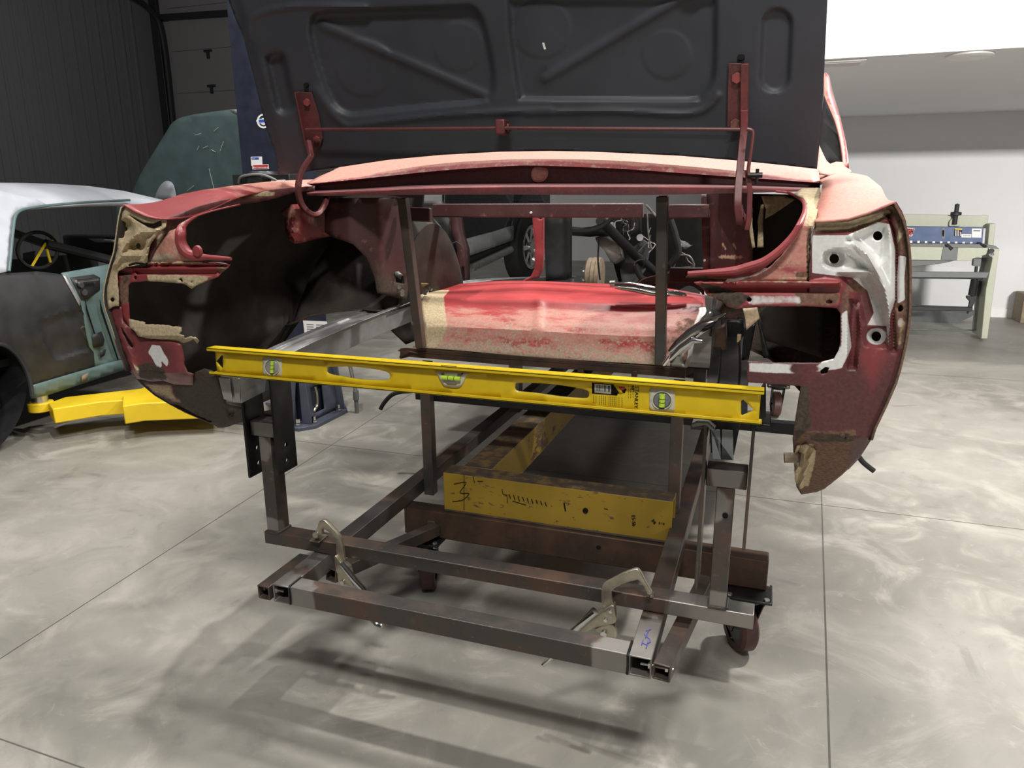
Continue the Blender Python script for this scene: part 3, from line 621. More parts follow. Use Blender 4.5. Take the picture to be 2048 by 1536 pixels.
# ---- right tail panel
def rel_r(x, y):
    r = np.zeros_like(x)
    r += .022 * blob(*R1((400, 712))[0], 20, 17)(x, y)                                             # lower bolt dimple
    r += .020 * pmask(R1((525, 545), (790, 400), (880, 400), (860, 700), (800, 760), (700, 640)), 7)(x, y)
    r += .022 * pmask(R1((430, 625), (520, 640), (640, 720), (715, 812), (420, 815), (310, 760), (320, 660)), 5)(x, y)
    r += .016 * blob(*R1((780, 1413))[0], 22, 16)(x, y)
    r += .030 * pmask(R1((440, 860), (700, 860), (830, 1080), (890, 1300), (880, 1500), (700, 1480), (640, 1200), (600, 1050)), 8)(x, y)
    r -= .014 * np.exp(-(pdist(x, y, R1((560, 540), (700, 680), (770, 800), (860, 980), (905, 1200), (900, 1500)), False) / 6) ** 2)
    r += .016 * np.exp(-(pdist(x, y, R1((890, 330), (940, 480), (965, 640), (960, 1080), (925, 1200), (940, 1530)), False) / 5) ** 2)
    r += .018 * sm(pdist(x, y, R1((230, 440), (560, 430), (700, 380), (900, 290)), False), 12, 2) 
    r += .020 * pmask(R1((545, 1090), (620, 1100), (620, 1400), (590, 1700), (530, 1700)), 5)(x, y)
    return r
SIL = pmask(R1((200, 500), (520, 500), (790, 380), (900, 400), (950, 640), (950, 1080), (905, 1220), (890, 1500), (870, 1320), (700, 1310), (760, 1200), (700, 1000), (560, 880), (200, 840)), 5)
sheet('tail_panel', car, R1((232, 366), (400, 360), (525, 346), (700, 290), (850, 232)) + RS + R0((405, 1006), (402, 985), (404, 918), (520, 925), (700, 925), (765, 908), (785, 870), (790, 840), (790, 720), (775, 698), (660, 690), (660, 590)) + R1((180, 830), (190, 600), (205, 500), (222, 430)),
      TAIL(0.), 'paint', .003, res=3.8, torn=.25, seed=3,
      holes=[ring(*R1((793, 505))[0], 9.5, 18), ring(*R1((400, 712))[0], 9.6, 18), ring(*R1((993, 1160))[0], 7.2, 16), ring(*R1((780, 1413))[0], 9.8, 18), ring(*R0((812, 1236))[0], 2.6, 10), R0((706, 958), (728, 942), (745, 945), (735, 968), (712, 972))],
      relief=rel_r, label='ground back silver at the top, red below',
      masks={'bare': lambda x, y: np.maximum.reduce([SIL(x, y), .95 * pmask(R1((980, 680), (1050, 690), (1035, 900), (1040, 1080), (970, 1120), (965, 900)), 4)(x, y), .8 * blob(*R1((780, 1413))[0], 22, 19)(x, y), .9 * pmask(R0((408, 922), (620, 930), (700, 930), (790, 850), (790, 720), (820, 700), (840, 860), (800, 950), (640, 975), (408, 965)), 4)(x, y) * (1 - .6 * blob(*R0((640, 950))[0], 30, 12)(x, y)) * .72, .45 * blob(*R1((1000, 1290))[0], 10, 14)(x, y)]),
             'rust': lambda x, y: np.maximum.reduce([.85 * pmask(R1((232, 366), (525, 346), (950, 195), (1000, 330), (900, 340), (800, 390), (520, 470), (215, 490)), 5)(x, y), .95 * pmask(R1((940, 250), (1050, 420), (1085, 700), (1080, 1200), (1050, 1530), (930, 1530), (950, 1100), (960, 640)), 5)(x, y) * (1 - pmask(R1((975, 670), (1055, 680), (1040, 900), (1045, 1080), (970, 1125)), 4)(x, y)), .6 * blob(*R1((640, 960))[0], 40, 16)(x, y), .8 * pmask(R0((600, 1210), (860, 1200), (820, 1380), (700, 1470), (600, 1460)), 14)(x, y), .55 * blob(*R1((500, 1150))[0], 12, 40)(x, y)]),
             'dust': lambda x, y: np.maximum.reduce([.75 * pmask(R1((232, 380), (525, 372), (900, 260), (960, 420), (920, 300), (800, 360), (520, 450), (220, 470)), 5)(x, y), .55 * pmask(R1((1000, 330), (1050, 480), (960, 600), (960, 450)), 6)(x, y), .7 * pmask(R0((600, 1270), (680, 1260), (690, 1330), (660, 1440), (610, 1440)), 6)(x, y), .5 * pmask(R1((990, 1250), (1060, 1280), (1010, 1530), (960, 1530)), 5)(x, y)]),
             'shade_maroon': lambda x, y: np.where(y < 690, .62, .62 + .25 * sm(y, 690, 800)) * (1 - .5 * np.exp(-(np.hypot((x - R0((925, 960))[0][0]) / 22, (y - R0((925, 960))[0][1]) / 70)) ** 2)), 'dark': lambda x, y: np.maximum(.85 * pmask(R0((598, 1010), (660, 1025), (670, 1190), (600, 1260)), 8)(x, y), .55 * blob(*R0((760, 1235))[0], 60, 14)(x, y)), 'scuff': .12})  # maroon mask grows downward: shade of the lower tail put into the paint
sheet('dark_backing', car, R1((230, 520), (560, 500), (880, 380), (960, 640), (1030, 700), (1035, 1230), (900, 1530), (640, 1530), (620, 1080), (440, 850), (230, 830)), .085, 'under', .003, res=14)  # dark sheet added behind the panel so its holes stay black
# torn sealant and folded sheet on the lower right corner
sheet('torn_flap', car, R0((612, 1270), (650, 1262), (690, 1290), (680, 1340), (655, 1370), (640, 1440), (622, 1450), (603, 1420), (600, 1330)), TAIL(-.012), 'paint', .002, res=6, torn=1.5, seed=11, masks={'dust': .8, 'rust': .4}, relief=lambda x, y: .012 * np.sin(x * .35 + y * .12))
c = PY(*R0((590, 1318))[0], .09); MB().cyl(c, (1, .1, .1), .011, .03, 10).cyl(c + Vector((.018, 0, 0)), (1, 0, 0), .018, .006, 12).build('rubber_plug', 'tan', car)
# upper flange of the right lamp opening
sheet('lamp_flange', car, R0((182, 590), (250, 586), (420, 590), (660, 592), (662, 580), (728, 566), (790, 578), (790, 685), (775, 695), (655, 690), (470, 690), (400, 695), (360, 703), (320, 690), (300, 672), (240, 640), (205, 605)),
      .004, 'paint', .003, res=6, torn=.5, seed=5, holes=[ring(*R0((412, 662))[0], 5, 12), R0((730, 667), (745, 662), (758, 668), (756, 678), (740, 680), (730, 676))],
      relief=lambda x, y: .018 * np.exp(-((y - R0((0, 622))[0][1]) / 5) ** 2) - .012 * np.exp(-((y - R0((0, 594))[0][1]) / 3) ** 2),
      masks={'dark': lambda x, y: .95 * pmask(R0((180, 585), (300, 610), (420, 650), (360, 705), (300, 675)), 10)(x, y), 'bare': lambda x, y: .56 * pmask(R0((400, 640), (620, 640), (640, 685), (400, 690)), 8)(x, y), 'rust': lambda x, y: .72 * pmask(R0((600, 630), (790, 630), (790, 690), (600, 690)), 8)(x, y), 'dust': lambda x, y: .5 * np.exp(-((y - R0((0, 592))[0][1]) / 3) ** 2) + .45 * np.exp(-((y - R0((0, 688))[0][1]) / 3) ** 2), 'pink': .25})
sheet('lamp_panel', car, R2((1430, 80), (1445, 160), (1390, 410), (1340, 560), (1340, 700), (1320, 1010), (1300, 1040), (920, 1030), (600, 1030), (700, 1000), (830, 950), (930, 880), (1040, 770), (1160, 620), (1240, 480), (1285, 350), (1300, 240), (1260, 180), (1170, 140), (1250, 85)),
      lambda a, b: interp(b, [(375, .48), (400, .30), (430, .05), (450, .02)]), 'paint', .003, res=6, torn=.4,
      relief=lambda x, y: .012 * sm(x, R2((1310, 0))[0][0], R2((1330, 0))[0][0]),
      masks={'dust': lambda x, y: np.maximum(.9 * pmask(R2((1180, 70), (1445, 70), (1390, 480), (1270, 480), (1300, 240), (1170, 140)), 5)(x, y), .6 * np.exp(-(pdist(x, y, R2((600, 1025), (920, 1025), (1200, 1000), (1330, 1010), (1320, 700), (1360, 480)), False) / 5) ** 2)), 'rust': lambda x, y: np.maximum(.8 * pmask(R2((1300, 480), (1370, 480), (1340, 1000), (1280, 1010)), 4)(x, y), .7 * blob(*R2((1230, 980))[0], 12, 10)(x, y)), 'pink': .55, 'scuff': .35})
tubepx('seal_rim', R2((980, 115), (1100, 128), (1170, 155), (1250, 205), (1277, 260), (1272, 340), (1235, 430), (1170, 550), (1080, 660), (980, 755), (850, 840), (700, 890), (560, 930), (400, 945), (250, 952), (80, 962)), lambda a, b: interp(b, [(385, .46), (405, .30), (430, .06), (450, .006), (560, .006)]),
       [(0, .003), (.15, .0035), (.4, .005), (.6, .0075), (.8, .0085), (.93, .006), (1, .005)], 'paint', car, attrs=lambda V: {'pink': [.3] * len(V)})
sheet('seal_rim', car, R2((100, 962), (250, 965), (400, 958), (560, 945), (700, 905), (850, 858), (980, 770), (1080, 680), (1150, 610), (1060, 740), (930, 850), (830, 930), (710, 985), (560, 1010), (400, 1012), (200, 1000), (60, 1005)), .012, 'paint', .004, res=6, masks={'dark': lambda x, y: 1 - sm(x, 1390, 1440), 'rust': .2}, relief=lambda x, y: .012 * sm(y, 545, 556))
# ------------------------------------------------------------------ deck panel in front of the boot opening
def prow(px, Y, n=60): return resample([PY(a, b, Y(a, b) if callable(Y) else Y) for a, b in px], n)
top = sp2([(668, 340), (700, 330), (775, 319), (882, 309), (1000, 302.5), (1100, 301), (1187, 302.5), (1358, 310.5), (1474, 320), (1563, 329), (1636, 337)], 4)
mid = sp2([(611, 367), (660, 361), (775, 342), (882, 327), (1000, 319.5), (1100, 318), (1230, 321), (1347, 330), (1444, 339), (1560, 352), (1640, 360)], 4)
bev = sp2([(611, 368.5), (660, 364), (775, 352), (882, 341), (1000, 333), (1073, 331), (1230, 337), (1347, 345), (1444, 352), (1560, 360), (1640, 366)], 4)
gut = sp2([(612, 384), (721, 379), (839, 372), (1000, 369), (1152, 368.5), (1308, 369), (1450, 371), (1560, 374), (1640, 377)], 4)
rid = sp2([(614, 387), (721, 381.5), (839, 374.5), (1000, 371.5), (1152, 371), (1308, 371.5), (1450, 373.5), (1560, 376), (1640, 379)], 4)
lip = sp2([(622, 392), (732, 391), (800, 390), (1000, 389), (1152, 390), (1308, 390), (1450, 387), (1560, 384), (1640, 382)], 4)
rows = [prow([(a, b - 1.5) for a, b in top], .86), prow(top, .80), prow([(lerp(a, c, .5), lerp(b, d, .45)) for (a, b), (c, d) in zip(top, mid)], .72), prow(mid, .655), prow(bev, .645), prow(bev, .652), prow([(a, b + 6) for a, b in bev], .662), prow([(a, b - 3) for a, b in gut], .662), prow(gut, .63), prow(rid, .565), prow([(a, b + 3) for a, b in rid], .562), prow(lip, .562), prow(lip, .60)]
at = {'pink': [], 'dust': [], 'bare': [], 'shade_maroon': []}
for i in range(len(rows)):
    for k in range(60):
        at['pink'].append(1 if i <= 2 else (.75 if i == 3 else .1)); at['bare'].append(.40 if i == 4 else 0); at['dust'].append(.42 if i == 4 else (.3 if i == 3 else 0)); at['shade_maroon'].append(0 if i <= 4 else (.55 if i in (9, 10) else .95))  # bevel tan and recess maroon carry the shade of those rows as paint
obj('deck_panel', facecam(loft(rows)), ['paint'], car, attrs=at, smooth=28, solid=.003, inner='maroon')
g = PY(1079, 347, .658); MB().add(*MB().lathe(g, (0, -1, .3), [(0, .026), (.004, .022), (.006, .010), (.0065, 0)], 20).vf()).build('plug', 'paint', car, attrs=lambda V: {'pink': [.6] * len(V)}, label='round red plug')
for sd in (-1, 1): MB().prism([(sd * .44, .80, 1.325), (sd * .80, .80, 1.335), (sd * .80, 1.06, 1.33), (sd * .44, 1.06, 1.32)], (0, 0, .004)).build('shade_tray', 'inner', car)  # side pieces added to keep lamp light off the inner panels
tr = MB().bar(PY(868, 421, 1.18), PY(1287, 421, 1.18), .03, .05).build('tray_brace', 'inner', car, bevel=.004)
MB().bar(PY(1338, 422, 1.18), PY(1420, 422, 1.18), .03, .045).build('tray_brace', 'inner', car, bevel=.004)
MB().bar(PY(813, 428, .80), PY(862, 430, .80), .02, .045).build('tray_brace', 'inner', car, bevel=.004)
# ------------------------------------------------------------------ boot lid, propped up, inner frame facing the camera
def Yl(a, b):
    Y = .5
    for _ in range(8): Y = .55 - (PY(a, b, Y).z - 1.37) * .367
    return Y
pkL = sp2(T4((560, 150), (585, 95), (650, 78), (1000, 62), (1480, 42), (1560, 44), (1615, 95), (1650, 200), (1690, 400), (1700, 520), (1680, 600), (1620, 632), (1300, 660), (1000, 692), (850, 710), (770, 700), (700, 640), (640, 510), (585, 330), (560, 220)), 2)
pkR = sp2(T5((-97, -30), (-90, 160), (-60, 400), (-30, 560), (20, 578), (500, 585), (960, 588), (1040, 560), (1090, 490), (1112, 400), (1118, 100), (1118, -30)), 2)
rgL = sp2(T4((170, 230), (175, 150), (240, 85), (380, 50), (560, 38), (900, 45)), 3)
bot = sp2(T4((600, 560), (680, 690), (780, 780), (900, 770), (1400, 715), (1900, 690), (2048, 685)), 3) + sp2(T5((0, 660), (500, 650), (900, 668), (1050, 640), (1130, 560)), 3)
capL = (T4((345, 380))[0], T4((405, 650))[0]); capR = (T5((1475, 140))[0], T5((1460, 450))[0])
def cap(x, y, c, r): return pdist(x, y, list(c), False) - r
def rel_lid(x, y):
    r = np.zeros_like(x)
    for p in (pkL, pkR):
        s = np.where(inpoly(x, y, p), pdist(x, y, p), -pdist(x, y, p)); r += .016 * sm(s, -7, 9)
    for seg in (T4((640, 160), (1640, 590)), T5((120, 460), (1000, -60))): r -= .007 * np.exp(-(pdist(x, y, seg, False) / 10) ** 2)
    r -= .006 * np.exp(-(pdist(x, y, rgL, False) / 7) ** 2) * 1.0
    r -= .006 * np.exp(-(pdist(x, y, bot, False) / 7) ** 2)
    r += .020 * sm(-cap(x, y, capL, 20), -6, 12) + .012 * sm(-cap(x, y, capR, 30), -5, 8)
    for c, rr in ((T4((1480, 290))[0], 50), (T4((900, 420))[0], 58), (T5((100, 170))[0], 58), (T5((830, 320))[0], 49)):
        d = np.hypot(x - c[0], (y - c[1]) * 1.0); r += .0022 * sm(d, rr - 4, rr + 4) * np.exp(-np.maximum(0, d - rr) / 40) 
    r += .012 * sm(pdist(x, y, [(556, 350), (469, 32), (440, -100)], False), 26, 4)
    return r
lid = sheet('boot_lid', car, [(556, 350), (549.6, 306), (530, 248), (509, 161), (488, 80), (469, 32), (455, -5), (436, -75), (470, -105), (1000, -135), (1640, -150), (1660, -130), (1655, 0), (1649, 130), (1643, 250), (1634, 338), (1563, 330), (1474, 321), (1358, 311.5), (1187, 303.5), (1100, 302), (1000, 303.5), (882, 310), (775, 320), (675, 335), (629, 341), (600, 345)],
            Yl, 'lid', .024, res=5, relief=rel_lid, label='black primed boot lid, underside showing', bevel=0)
def onl(x, y, d=0): Y = Yl(x, y); return PY(x, y, Y - d)
MB().prism([onl(*p, .0105) for p in ((1084, 86), (1088, 85), (1092, 98), (1088, 99))][::-1], (0, .002, 0)).build('sticker', 'white', lid, label='tiny pale yellow sticker')
for p in (T4((535, 528))[0], T5((1265, 335))[0]): MB().cyl(onl(*p, -.004 + .006), (0, 1, -.36), .008, .004, 18).build('bolt_hole', 'ink', lid)
# hinges
nl = Vector((0, -1, -.367)).normalized()
def plate(px, d0, t, mat, par, name, **k): return MB().prism([onl(a, b, d0) for a, b in px], nl * t).build(name, mat, par, bevel=.0012, **k)
hp = plate(T4((465, 568), (570, 572), (612, 700), (640, 850), (625, 905), (590, 935), (545, 900), (520, 800), (490, 700)), .004, .004, 'paint', lid, 'hinge', attrs=lambda V: {'shade_maroon': [.75] * len(V)}, label='weathered red gooseneck hinge')  # maroon mask on the hinges is shade put into the paint
MB().ribbon([onl(*p, .016) for p in T4((478, 572), (500, 680), (525, 800), (545, 900))], .024, .005, nl).build('hinge_flange', 'paint', hp, bevel=.001, attrs=lambda V: {'shade_maroon': [.62] * len(V)})
Yh = lambda a, b: .48 if b > 330 else lerp(.46, .50, 0)
arm = sp2(T4((545, 870), (560, 940), (565, 970), (520, 1040), (490, 1120), (487, 1200), (510, 1275), (560, 1325), (610, 1325), (650, 1270), (665, 1215)), 6)
Ya = lambda b: interp(b, [(280, .46), (310, .45), (345, .43), (400, .46), (430, .52), (395, .60)])
pts = []
for i, (a, b) in enumerate(arm):
    t = i / (len(arm) - 1); pts.append(PY(a, b, interp(t, [(0, Yl(a, b) - .02), (.2, .47), (.45, .44), (.65, .46), (.8, .52), (1, .60)])))
MB().ribbon(pts, .026, .014, (.75, -.6, .1)).build('hinge_arm', 'paint', hp, bevel=.003, attrs=lambda V: {'shade_maroon': [.62] * len(V)})
for p in T4((540, 635), (600, 865)): MB().cyl(onl(*p, .011), nl, .010, .008, 6).build('bolt', 'paint', hp, attrs=lambda V: {'rust': [.5] * len(V)})
hp2 = plate(T5((1192, 370), (1312, 368), (1310, 560), (1306, 745), (1182, 742), (1186, 560)), .004, .004, 'paint', lid, 'hinge', attrs=lambda V: {'shade_maroon': [.75] * len(V)}, label='weathered red gooseneck hinge')
MB().ribbon([onl(*p, .014) for p in T5((1285, 372), (1283, 560), (1280, 745))], .014, .016, nl).build('hinge_flange', 'paint', hp2, bevel=.001, attrs=lambda V: {'shade_maroon': [.62] * len(V)})
arm2 = sp2(T5((1282, 640), (1280, 760), (1270, 860), (1258, 1000), (1248, 1100), (1245, 1200), (1255, 1290)) + R2((600, 300), (640, 400), (690, 430)), 5); pts = []
for i, (a, b) in enumerate(arm2):
    t = i / (len(arm2) - 1); pts.append(PY(a, b, interp(t, [(0, Yl(a, b) - .018), (.25, .49), (.55, .45), (.75, .47), (.9, .52), (1, .58)])))
MB().ribbon(pts, .017, .022, (1, .1, 0)).build('hinge_arm', 'paint', hp2, bevel=.003, attrs=lambda V: {'shade_maroon': [.62] * len(V)})
for p in T5((1240, 455), (1230, 725)): MB().cyl(onl(*p, .011), nl, .012, .008, 6).build('bolt', 'paint', hp2, attrs=lambda V: {'rust': [.5] * len(V)})
MB().tube([PY(a, b, .44) for a, b in sp2(T5((1300, 755), (1330, 765), (1333, 800), (1320, 900), (1306, 1000), (1318, 1025), (1340, 1030)), 4)], .0042, 8).build('torsion_rod', 'maroon', lid)
k = PY(*T5((1358, 1025))[0], .44); MB().tube([k + Vector((-.02, 0, 0)), k + Vector((.012, 0, 0))], .006, 8).tube([k + Vector((0, 0, -.02)), k + Vector((0, 0, .014))], .004, 8).build('stop_pin', 'black_steel', lid)
MB().ribbon([PY(a, b, .45) for a, b in [(1493, 340), (1500, 380), (1498, 440), (1494, 460)]], .012, .006, (1, 0, 0)).build('torsion_link', 'paint', lid, bevel=.001, attrs=lambda V: {'shade_maroon': [.62] * len(V)})
MB().tube([PY(a, b, .47) for a, b in ((612, 259), (800, 258), (1005, 256), (1250, 257.5), (1480, 259))], .0045, 8).build('torsion_rod', 'paint', lid, attrs=lambda V: {'shade_maroon': [.7] * len(V)})
ck = PY(1008, 254, .485); MB().box(ck + Vector((-.017, -.022, -.020)), ck + Vector((.009, .02, .018))).box(ck + Vector((.009, -.012, -.012)), ck + Vector((.018, .01, .008))).build('rod_clip', 'paint', lid, bevel=.004, attrs=lambda V: {'shade_maroon': [.62] * len(V)})
# ------------------------------------------------------------------ boot floor over the axle
fl = [[(858, 573), (880, 571), (990, 562), (1075, 562), (1150, 565), (1222, 568), (1330, 576), (1410, 590)],
      [(850, 582), (893, 582), (960, 579), (1060, 573), (1150, 578), (1230, 583), (1330, 586), (1410, 597)],
      [(838, 592), (895, 594), (960, 599), (1074, 601), (1190, 605), (1308, 609), (1370, 606), (1410, 607)],
      [(840, 606), (895, 608), (960, 612), (1074, 614), (1190, 618), (1308, 622), (1370, 620), (1413, 622)],
      [(845, 640), (900, 640), (1000, 645), (1074, 649), (1190, 654), (1308, 657), (1370, 655), (1400, 652)],
      [(850, 655), (900, 654), (1000, 658), (1074, 662), (1190, 669), (1308, 673), (1370, 672), (1392, 668)],
      [(838, 680), (900, 682), (1000, 687), (1074, 690), (1190, 700), (1308, 708), (1370, 712), (1385, 700)],
      [(825, 694), (900, 699), (1000, 708), (1074, 714), (1190, 722), (1308, 729), (1368, 735), (1378, 728)]]
fy = [1.36, 1.12, .93, .90, .80, .775, .765, .745]
rows = []
for r, y in zip(fl, fy):
    px = sp2(r, 6); q = prow(px, y, 72); rows.append(q)
rows2 = []
for a, b in zip(rows, rows[1:]): rows2 += [a, [p.lerp(q, .34) for p, q in zip(a, b)], [p.lerp(q, .67) for p, q in zip(a, b)]]
rows2.append(rows[-1]); nr = len(rows2); at = {k: [] for k in ('pink', 'bare', 'rust', 'dust', 'scuff', 'dark')}
for i, r in enumerate(rows2):
    v = i / (nr - 1)
    for k, p in enumerate(r):
        u = k / 71
        at['scuff'].append(.03 + .36 * sm(np.float64(v), .30, .62) + .22 * sm(np.float64(v), .75, 1)); at['dust'].append(max(.98 * (1 - sm(np.float64(u), .085, .11)) * (v > .12) * (1 - .3 * (v > .7)), .5 * sm(np.float64(v), .90, 1)))
        at['pink'].append(.56 * sm(np.float64(v), .3, .5)); at['rust'].append(.42 * sm(np.float64(u), .80, .97) * (v > .3) + .12 * (v > .5)); at['bare'].append(.95 * sm(np.float64(u), .965, .99) * (v > .35)); at['dark'].append(0)
        p.z += .006 * math.exp(-((u - .45) / .012) ** 2) * (1 if .25 < v < .7 else 0)
obj('boot_floor', facecam(loft(rows2)), 'bright_red', car, attrs=at, smooth=40, solid=.003, label='bright red hump fading to dusty pink and tan')
for px_ in ((852, 574), (862, 587), (852, 594), (848, 616)): pass
for a, b in ((855, 583), (862, 578), (848, 612), (851, 588)): q = PY(a, b, .93); MB().cyl(q, (.2, -1, .4), .004, .012, 8).cyl(q + Vector((.001, -.006, .003)), (.2, -1, .4), .007, .003, 8).build('screw', 'zinc', car)
sheet('tag_plate', car, [(833, 571), (842, 566), (857, 567), (847, 573)], 1.0, 'wood', .003, res=6)
# angle iron carrying the rear edge of the boot floor
MB().prism([PY(a, b, .742) for a, b in ((800, 697), (812, 696), (1000, 709), (1190, 724), (1372, 737), (1370, 757), (1318, 752), (1190, 742), (1000, 729), (818, 714), (800, 718))], (0, .004, 0)).build('floor_edge', 'brown_steel', car, bevel=.0008)
MB().bar(PY(802, 699, .76), PY(1370, 739, .76), .04, .004).build('floor_edge', 'brown_steel', car)
sheet('torn_flap', car, [(798, 716), (803, 703), (816, 701), (838, 707), (820, 706), (804, 714)], .735, 'brown_steel', .002, res=4, torn=.4)
for a, b in ((1161, 745), (1269, 748)): q = PY(a, b, .738); MB().box(q + Vector((-.009, -.004, -.008)), q + Vector((.009, .002, .010))).build('clip', 'brown_steel', car, bevel=.001)
# temporary square uprights from the boot floor to the deck
sqt('support_upright', 'steel', car, PY(842, 694, .71), PY(806, 396, .66), .028, .028, n=8)
u2 = sqt('support_upright', 'steel', car, PY(1321, 727, .70), PY(1325, 392, .66), .030, .030, n=10)
hs = MB()
for k in range(0):
    hs.cyl(PY(1319, 640 + k * 2.8, .683), (0, 1, 0), .0035, .002, 6) if k > 8 else hs.cyl(PY(1319, 400 + k * 4.2, .643), (0, 1, 0), .0035, .002, 6)
# ------------------------------------------------------------------ chassis rails of the car
def chan(name, pts, w, h, mat):
    """closed box rail with small top flanges following pts (centre of its top)"""
    P = spline(pts, 6); V = []; Fc = []; sec = [(-w / 2 - .018, .0), (-w / 2 - .018, -.002), (-w / 2, -.003), (-w / 2 + .008, -h), (w / 2 - .008, -h), (w / 2, -.003), (w / 2 + .012, -.002), (w / 2 + .012, .0), (w / 2 - .006, .001), (w / 2 - .01, -.006), (-w / 2 + .01, -.006), (-w / 2 + .006, .001)]
    for i, p in enumerate(P):
        d = (P[min(i + 1, len(P) - 1)] - P[max(i - 1, 0)]).normalized(); a = Vector((1, 0, 0)); b = a.cross(d)
        for x, z in sec: V.append(p + a * x + b * z)
    n = len(sec)
    for i in range(len(P) - 1):
        for k in range(n): Fc.append((i * n + k, i * n + (k + 1) % n, (i + 1) * n + (k + 1) % n, (i + 1) * n + k))
    Fc += [tuple(range(n))[::-1], tuple((len(P) - 1) * n + k for k in range(n))]
    return MB().add(V, Fc).build(name, mat, car, bevel=.0012)
rl = chan('chassis_rail', [(-.600, .055, .868), (-.600, .20, .880), (-.592, .45, .905), (-.57, .75, .93), (-.55, 1.10, .945), (-.54, 1.7, .935), (-.54, 3.2, .80)], .062, .078, 'silver')
MB().add(*MB().tube([PY(a, b, .17) for a, b in ((527, 757), (532, 768), (535, 780))], .014, 12).vf()).build('rubber_bush', 'rubber', rl)
V = [(-.632, .053, .856), (-.598, .053, .855), (-.596, .053, .797), (-.623, .053, .80)]
MB().prism(V, (0, -.003, 0)).build('end_cap', 'silver', rl, bevel=.001); MB().prism([(-.588, .053, .86), (-.567, .053, .86), (-.574, .053, .797), (-.588, .053, .795)], (0, -.003, 0)).build('end_cap', 'silver', rl, bevel=.001)
rr = chan('chassis_rail', [(.612, .06, .868), (.608, .20, .872), (.600, .45, .90), (.58, .75, .94), (.555, 1.10, .97), (.54, 1.7, .95), (.54, 3.2, .80)], .062, .078, 'black_steel')
MB().prism(R4v := [PY(a, b, .045) for a, b in R4((275, 730), (335, 730), (342, 860), (348, 730), (420, 735), (425, 935), (285, 925))], (0, -.003, 0)).build('end_cap', 'shear_dark', rr, bevel=.001)
MB().prism([PY(a, b, .03) for a, b in R4((142, 700), (180, 685), (250, 690), (300, 735), (275, 735), (238, 702), (150, 716))], (0, .05, 0)).build('end_flange', 'shear_dark', rr, bevel=.0008)
MB().box((.662, .06, .845), (.70, .14, .862)).build('end_flange', 'black_steel', rr, bevel=.002)
MB().prism([PY(a, b, .05) for a, b in R4((578, 510), (640, 420), (640, 650), (570, 735), (575, 600))], (0, .03, 0)).build('bumper_bracket', 'black_steel', car, bevel=.002)
# floor extension, gussets and brackets in front of the right rail
sheet('gusset', car, R4((300, 60), (370, 20), (380, 260), (350, 440), (240, 440), (285, 330), (290, 200)), .55, 'brown_steel', .01, res=9)
sheet('gusset', car, R4((380, 0), (490, 0), (500, 440), (390, 430)), .66, 'black_steel', .01, res=12)
sheet('gusset', car, R4((425, 190), (505, 185), (500, 275), (415, 270)), .60, 'shear_dark', .004, res=9)
MB().box(PY(1473, 690, .62), PY(1483, 668, .64)).build('spacer_block', 'wood', car, bevel=.001)
sheet('bracket', car, R0((385, 700), (445, 695), (455, 740), (400, 790), (395, 740)), .20, 'paint', .003, res=6, masks={'dust': .6, 'bare': .5})
sheet('bracket', car, R0((440, 720), (452, 735), (500, 905), (470, 905), (455, 800)), .22, 'black_steel', .004, res=7)
sheet('bracket', car, R0((390, 780), (440, 760), (410, 910), (380, 915)), .30, 'black_steel', .004, res=7)
def resample_px(p, n): return [(q.x, q.y) for q in resample([Vector((a, b, 0)) for a, b in p], n)]
# ------------------------------------------------------------------ inside of the shell
def wheelhouse(sd):
    n = 30; xs = [.892, .86, .80, .70, .60, .555, .53]; rs = [.425, .425, .42, .41, .39, .375, .335]; zs = [1.02, 1.2, 1.38, 1.42, 1.46, 1.52, 1.62] if sd < 0 else [1.04] * 7; rows = []
    for x, r, q in zip(xs, rs, zs):
        zl = interp(x, [(.52, .905), (.60, .90), (.70, .86), (.80, .76), (.89, .66)]) if sd > 0 else interp(x, [(.52, .925), (.60, .935), (.70, .925), (.80, .905), (.89, .87)]); row = []
        for k in range(n):
            an = math.pi * k / (n - 1); row.append(Vector((sd * x, 1.11 - r * math.cos(an), max(zl, .66 + r * q * math.sin(an)))))
        rows.append(row)
    rows.append([Vector((sd * .525, p.y, p.z)) for p in rows[-1]]); rows.append([Vector((sd * .525, p.y, .925)) for p in rows[-1]])
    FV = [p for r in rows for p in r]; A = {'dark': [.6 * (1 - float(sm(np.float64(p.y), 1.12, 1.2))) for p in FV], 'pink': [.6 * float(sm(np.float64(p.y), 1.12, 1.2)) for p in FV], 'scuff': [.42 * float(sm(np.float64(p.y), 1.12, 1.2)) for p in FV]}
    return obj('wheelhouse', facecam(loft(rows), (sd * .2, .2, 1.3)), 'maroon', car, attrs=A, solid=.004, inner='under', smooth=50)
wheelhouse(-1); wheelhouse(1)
# side panels between boot and cabin (left: long inner wall, right: scuffed panel)
sheet('inner_side', car, L3((600, 290), (1310, 280), (1345, 470), (1400, 800), (1430, 1100), (1400, 1340), (1280, 1300), (1100, 1260), (1070, 1100), (990, 900), (850, 760), (640, 690), (560, 640), (560, 420)), lambda a, b: interp(a, [(640, .64), (700, .62), (760, .685), (820, .875)]), 'inner', .004, res=11,
      masks={'dark': lambda x, y: .25 + .35 * sm(y, 480, 590), 'dust': lambda x, y: .3 * blob(*L3((680, 480))[0], 24, 40)(x, y)}, holes=[L3((1280, 1085), (1365, 1085), (1380, 1165), (1290, 1150)), L3((870, 292), (915, 290), (868, 358))])  # dark mask adds to the shade painted on this panel
for a, b in L3((1320, 1200), (1355, 1245), (1355, 1275)): MB().cyl(PY(a, b, .80), (.4, -1, 0), .007, .006, 10).build('bolt', 'zinc', car)
